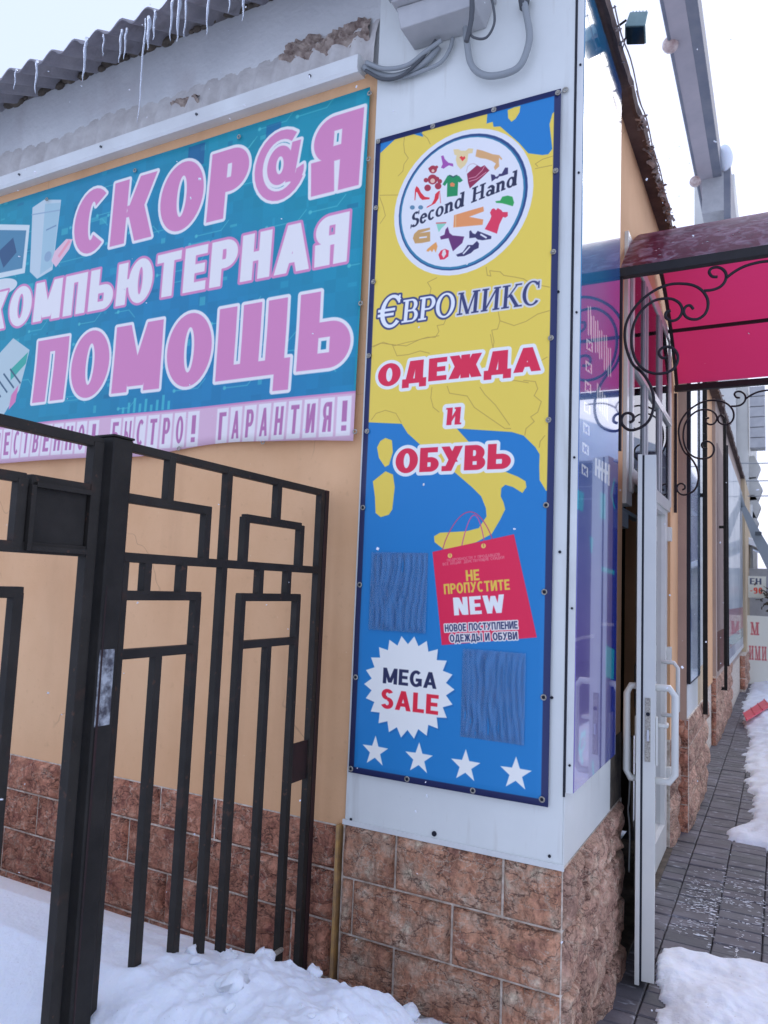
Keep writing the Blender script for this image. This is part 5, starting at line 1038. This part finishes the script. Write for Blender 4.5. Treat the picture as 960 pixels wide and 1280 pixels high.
def H_(y0, y1, z, nm='rail', root=None, w_=W_): MB().box(XG - w_ * .96, XG + w_ * .96, min(y0, y1), max(y0, y1), z - w_, z + w_).build(nm, M['iron'], root or gr, bevel=.0022)
def V_(y, z0, z1, nm='bar', root=None, w_=W_): MB().box(XG - w_, XG + w_, y - w_, y + w_, z0, z1).build(nm, M['iron'], root or gr, bevel=.0022)
yA = (gy(196, 820) + gy(167, 1204)) / 2; yB = (gy(239, 815) + gy(218, 1173)) / 2; yC = (gy(268, 860) + gy(249, 1175)) / 2; yD = (gy(294, 860) + gy(276, 1175)) / 2
yE = (gy(330, 860) + gy(313, 1183)) / 2; yF = (gy(364, 860) + gy(346, 1228)) / 2; yG = (gy(388, 860) + gy(372, 1226)) / 2; yH = -1.026
zm = (gz(160, 692) + gz(395, 716)) / 2; z1_ = (gz(150, 743) + gz(250, 746) + gz(340, 746)) / 3; z2_ = (gz(200, 813) + gz(240, 811) + gz(335, 804)) / 3; zu = (gz(165, 622) + gz(258, 640) + gz(340, 651)) / 3
H_(YP, yG + W_ * .9, ZT, w_=.012); H_(YP, yG, zm); V_(yG, .02, ZT, 'stile', w_=.013)
MB().box(XG - .03, XG + .012, yG + .020, yG + .046, .02, ZT + .012).build('end_post', M['maroon'], gr, bevel=.003)
V_(yC, .30, ZT); V_(yH, .30, zm - W_, 'stile')
# upper rectangles
H_(YP, gy(256, 660), zu); V_(gy(256, 665), zm, zu + W_); V_(gy(211, 600), zu, ZT)
H_(gy(305, 650), gy(374, 660), zu - .004); V_(gy(305, 668), zm, zu); V_(gy(374, 680), zm, zu); V_(gy(346, 625), zu, ZT)
# lower rectangles
H_(YP, yB + W_ * .93, z1_); V_(yB, .30, z1_); H_(YP, yB, z2_); V_(yA, .30, z2_)
H_(yD - W_ * .93, yF + W_ * .93, z1_ - .002); V_(yD, .25, z1_ + .006); V_(yF, .08, z1_ + .006); H_(yD, yF, z2_); V_(yE, .25, z2_)
for px in (181, 226): V_(gy(px, 720), z1_, zm)
for px in (323, 358): V_(gy(px, 728), z1_, zm)
MB().box(XG - .002, XG + .004, yF + .008, yG - .006, gz(372, 976), gz(372, 928)).build('latch_plate', M['maroon'], gr)
gl = empty('gate_leaf', (XG, -1.5, .3), 'black iron gate panel with a square lock box at the left edge of the photo', 'gate')
YQ = -1.128
H_(-2.5, YQ, 1.885, root=gl, w_=.013); V_(YQ - .016, .25, 1.885, 'stile', gl, .0155); V_(YQ - .05, .25, 1.56, 'stile', gl, .010) if 0 else None
yl1 = gy(100, 640); yl0 = gy(30, 640)
lb = MB().box(XG - .02, XG + .006, yl0, YQ - .034, gz(60, 690), gz(60, 610)).build('lock_box', M['iron_post'], gl, bevel=.003)
MB().box(XG + .006, XG + .022, yl0, yl0 + .012, gz(60, 690), gz(60, 610)).box(XG + .006, XG + .022, yl0 + .013, YQ - .035, gz(60, 612), gz(60, 612) + .012).box(XG + .006, XG + .022, yl0 + .013, YQ - .035, gz(60, 690), gz(60, 690) + .012).build('lock_box_rim', M['iron'], gl)
zl1 = gz(0, 593); zl2 = gz(0, 682); zl3 = gz(0, 740)
H_(-2.5, YQ, zl2, root=gl); H_(-2.5, yl0 - .0075, zl1 + .0005, root=gl, w_=.0115); V_(yl0 - .0165, zl2, zl1, root=gl)
yl = gy(10, 850); H_(-2.5, yl + W_ * .93, zl3, root=gl); V_(yl, .3, zl3, root=gl); H_(yl0 + .004, YQ - .004, gz(60, 604) + .001, root=gl)
for k_ in (1, 2, 3): V_(yl - .16 * k_, .3, zl3, root=gl); V_(-2.45 + .001 * k_, .3, 1.885, root=gl) if k_ == 1 else None
# ------------------------------------------------------------------ snow, paving, ground
g0 = MB().add([(-60, -60, -.07), (80, -60, -.07), (80, 200, -.07), (-60, 200, -.07)], [(0, 1, 2, 3)]).build('ground', M['snow_dirty'], None); tag(g0, kind='structure')
def hsnow(x, y):
    h = float(np.interp(y, [-2.4, -1.4, -1.15, -1.03, -.9, -.73, -.6, -.38, -.2, -.04, .02], [.24, .30, .36, .43, .49, .49, .44, .33, .20, .115, .10]))
    if x < -1.2: h -= min(.045, (-1.2 - x) * .05) * max(0, 1 - abs(y) / .5)
    if x > -1.2 and y > -.3: h -= .0
    k = min(1, max(0, (.02 - x) / .40)); k = k * k * (3 - 2 * k); h *= k
    p = Vector((x, y, 0)); rough_ = min(1, max(0, (x + 1.05) * 3.5)) * min(1, max(0, (y + 1.9) * 1.5))
    rough_ = max(rough_, min(1, max(0, (x + 1.6) * 2)) * .25)
    h += .012 * noise.noise(p * 2.2)
    c_ = 0
    v = noise.voronoi(p * 13)[0]; c_ += max(0, .55 - v[0]) * .030
    v = noise.voronoi(p * 30 + Vector((3, 1, 0)))[0]; c_ += max(0, .5 - v[0]) * .014
    c_ += .046 * noise.noise(p * 5) + .020 * (.3 - abs(noise.noise(p * 10))) + .016 * noise.noise(p * 15) + .007 * (.3 - abs(noise.noise(p * 40)))
    h += c_ * rough_ * k ** .5
    return h
vs = []; fs = []
def grid_snow(xs, ys, fn_):
    m = MB(); nx = len(xs); vs = [(x, y, fn_(x, y)) for y in ys for x in xs]
    return m.add(vs, [(j * nx + i, j * nx + i + 1, (j + 1) * nx + i + 1, (j + 1) * nx + i) for j in range(len(ys) - 1) for i in range(nx - 1)])
xs = list(np.linspace(-9, -2.8, 30)) + list(np.linspace(-2.75, -1.25, 60)) + list(np.linspace(-1.24, .05, 190)); ys = list(np.linspace(-2.6, -1.3, 40)) + list(np.linspace(-1.28, .008, 170))
sn = grid_snow(xs, ys, hsnow).build('snow_bank', M['snow'], None, smooth=True); tag(sn, kind='structure')
m = MB()
for i in range(80):
    x = rnd.uniform(-.95, -.15); y = rnd.uniform(-.9, -.04); r = rnd.choice([.004, .006, .010, .015, .024]) * rnd.uniform(.7, 1.3)
    if x > -.75 and rnd.random() < .35: continue
    cx, cy, cz = x, y, hsnow(x, y) + r * .15
    n0 = len(m.v); m.ball((cx, cy, cz), r, 10, 7, (rnd.uniform(.8, 1.3), rnd.uniform(.8, 1.3), rnd.uniform(.6, .9)))
    for q in range(n0, len(m.v)):
        v_ = Vector(m.v[q]); d_ = .6 * r * noise.noise(v_ * 60); m.v[q] = (v_.x + d_, v_.y + d_, v_.z + d_)
o = m.build('snow_clods', M['snow'], None, smooth=True); tag(o, 'loose snow clods heaped in front of the gate and the stone plinth', 'snow', kind='stuff')
m = MB()
for i in range(60):
    x = rnd.uniform(-1.0, -.66); y = rnd.uniform(-.34, -.03); r = rnd.uniform(.004, .013); m.obox((x, y, hsnow(x, y) + .006), *np.array(Matrix.Rotation(rnd.uniform(0, 6), 3, Vector((rnd.random() + .1, rnd.random(), rnd.random())))), r, r * .6, r * .3)
o = m.build('plaster_crumbs', M['rubble'], None); tag(o, 'small crumbs of plaster and dirt on the snow by the plinth', 'rubble', kind='stuff')
a = onX(352, 1187, -.80); b = onX(322, 1203, -.80); tag(MB().tube([b, (a + b) / 2 + np.array([.01, 0, .004]), a], [.007, .008, .008], 7).build('snowy_stick', M['screw'], None, smooth=True), 'short pale stick poking out of the snow at the foot of the gate', 'stick')
a = onX(328, 1229, -.78); tag(MB().ball(a, .010, 8, 6, (1.2, .8, .7)).build('orange_scrap', mat('orange_scrap', alb(206, 112, 88), .7), None, smooth=True), 'tiny orange scrap lying in the snow heap', 'litter')
# pavement
pv = MB().box(-.30, 6, .0, 16, -.066, -.012).build('pavement', M['joint'], None); tag(pv, kind='structure')
meshes = []
for k_ in range(4):
    m = MB(); h = .005; a, b = .0975, .0480
    m.add([(-a, -b, -.02), (a, -b, -.02), (a, b, -.02), (-a, b, -.02), (-a, -b, -h), (a, -b, -h), (a, b, -h), (-a, b, -h), (-a + h, -b + h, 0), (a - h, -b + h, 0), (a - h, b - h, 0), (-a + h, b - h, 0)],
          [(0, 1, 5, 4), (1, 2, 6, 5), (2, 3, 7, 6), (3, 0, 4, 7), (4, 5, 9, 8), (5, 6, 10, 9), (6, 7, 11, 10), (7, 4, 8, 11), (8, 9, 10, 11)])
    me = bpy.data.meshes.new('paving_brick'); me.from_pydata(m.v, [], m.f); me.materials.append(mat('paver_%d' % k_, (.092 - .008 * k_, .084 - .006 * k_, .096 - .006 * k_), .62, var=(.125 - .008 * k_, .115 - .004 * k_, .13 - .008 * k_), vscale=7, bump=.5, bscale=60, bdist=.004)); slush(me.materials[0]); meshes.append(me)
mm = MB(); cnt = 0
def smoothz(x, y): return .012 * noise.noise(Vector((x * .8, y * .5, 0)))
for j in range(150):
    for i in range(9):
        x = .0 + .2 * i + .03; y = .36 + .1 * j; z = smoothz(x, y) + rnd.uniform(-.003, .003)
        if y > 15.5: continue
        if i <= 3 and y < 6.9 and cnt < 285:
            o = bpy.data.objects.new('paving_brick', meshes[rnd.randrange(4)]); COL.objects.link(o); o.parent = pv; o.location = (x, y, z)
            o.rotation_euler = (rnd.uniform(-.012, .012), rnd.uniform(-.01, .01), rnd.uniform(-.012, .012)); cnt += 1
        else:
            mm.box(x - .097, x + .097, y - .0475, y + .0475, z - .02, z)
o = mm.build('far_paving_bricks', M['paver'], pv); o['kind'] = 'stuff'
# snow on the pavement
def patch(name, poly, th, lab, step=.014, edge=.10, lump=.5, m_='snow_dirty', seed=0, kind='stuff'):
    c_ = Canvas(0, 1, 0, 1, 10, (0, 0, 0)); P = [(float(q[0]), float(q[1])) for q in poly]; X0, X1 = min(p[0] for p in P) - .05, max(p[0] for p in P) + .05; Y0, Y1 = min(p[1] for p in P) - .05, max(p[1] for p in P) + .05
    nx = int((X1 - X0) / step) + 2; ny = int((Y1 - Y0) / (step * (1 if Y1 - Y0 < 3 else 1.4))) + 2; X, Y = np.meshgrid(np.linspace(X0, X1, nx), np.linspace(Y0, Y1, ny)); d = -c_.sdf([P], X, Y); vs = []; ok = []
    for j in range(ny):
        for i in range(nx):
            x, y = X[j, i], Y[j, i]; p = Vector((x, y, seed)); dd = d[j, i] + .05 * noise.noise(p * 7) + .022 * noise.noise(p * 20)
            t = max(0, min(1, dd / edge)); h = th * (t ** .55) * (1 + lump * noise.noise(p * 4) + lump * .5 * noise.noise(p * 11) + .22 * lump * noise.noise(p * 30)) + smoothz(x, y)
            vs.append((x, y, h if dd > 0 else -.02)); ok.append(dd > -step)
    fs = [(j * nx + i, j * nx + i + 1, (j + 1) * nx + i + 1, (j + 1) * nx + i) for j in range(ny - 1) for i in range(nx - 1) if ok[j * nx + i] or ok[(j + 1) * nx + i + 1]]
    o = MB().add(vs, fs).build(name, M[m_], None, smooth=True); return tag(o, lab, 'snow', kind=kind)
patch('trodden_snow', [onZ(*p) for p in ((819, 1200), (826, 1186), (850, 1184), (878, 1196), (905, 1206), (935, 1200), (975, 1212))] + [(1.3, .9, 0), (1.4, -.4, 0), (.55, -.5, 0), (.24, .35, 0)], .030, 'patch of trodden snow lying beside the open door', lump=.8, step=.010, seed=2)
patch('snow_berm', [onZ(*p) for p in ((900, 1050), (915, 1040), (938, 1028), (942, 1005), (934, 975), (931, 950), (938, 925), (930, 905), (928, 885), (936, 868), (941, 850))] + [(.15, 15.4, 0), (1.5, 15.4, 0), (1.5, 2.9, 0), (.62, 2.95, 0), (.5, 2.98, 0)], .07, 'bank of shovelled snow along the far pavement', step=.022, edge=.25, lump=.55, m_='snow', seed=9)
m = MB()
for i in range(900):
    p = onZ(rnd.gauss(890, 46), 1135 + rnd.gauss(0, 20) + 14 * math.sin(i)); 
    if p[0] < .15: continue
    r = rnd.uniform(.0007, .0028) * (2.0 if rnd.random() < .06 else 1); m.ball((p[0], p[1], smoothz(p[0], p[1]) + .001), r, 5, 3, (rnd.uniform(1, 7), rnd.uniform(.8, 2), .35))
for x0, x1, y0 in ((.43, .43, 0),): pass
for i in range(260):
    t = rnd.random(); y = 1.3 + t * .75; x = .43 + rnd.gauss(0, .004); m.ball((x, y, .001), rnd.uniform(.001, .003), 5, 3, (1.2, 2, .6))
o = m.build('snow_specks', M['snow'], None); tag(o, 'thin specks of snow scattered over the grey paving bricks', 'snow', kind='stuff')
rs_ = empty('red_shovel_blade', (.3, 9.3, 0), 'red plastic shovel blade lying on the trodden snow', 'shovel')
q = [onZ(*p, .10) for p in ((929, 893), (955, 876), (962, 884), (933, 902))]; vs = [tuple(a) for a in q] + [(a[0], a[1], a[2] + .02) for a in q]
MB().add(vs, [(3, 2, 1, 0), (4, 5, 6, 7), (0, 1, 5, 4), (1, 2, 6, 5), (2, 3, 7, 6), (3, 0, 4, 7)]).build('blade', M['reddish'], rs_, bevel=.005)
for k_ in range(4): a = q[0] * (1 - k_ / 3) + q[1] * (k_ / 3); b = q[3] * (1 - k_ / 3) + q[2] * (k_ / 3); MB().tube([a + np.array([0, 0, .024]), b + np.array([0, 0, .024])], .008, 5).build('rib', M['reddish'], rs_)
# falling snow
m = MB()
for i in range(900):
    x, y, z = rnd.uniform(-3, 1.6), rnd.uniform(-2.2, 4), rnd.uniform(.05, 4.3)
    if math.dist((x, y, z), CAM) < 1.1 or (x < .06 and y > -.03) : continue
    r = rnd.uniform(.001, .0030) * (1.3 if rnd.random() < .1 else .8)
    m.obox((x, y, z), *np.array(Matrix.Rotation(rnd.uniform(0, 6), 3, Vector((rnd.random() + .1, rnd.random(), rnd.random())))), r * rnd.uniform(1, 2), r, r * .6)
o = m.build('falling_snow', M['snow'], None); tag(o, 'small snowflakes falling through the air', 'snow', kind='stuff')
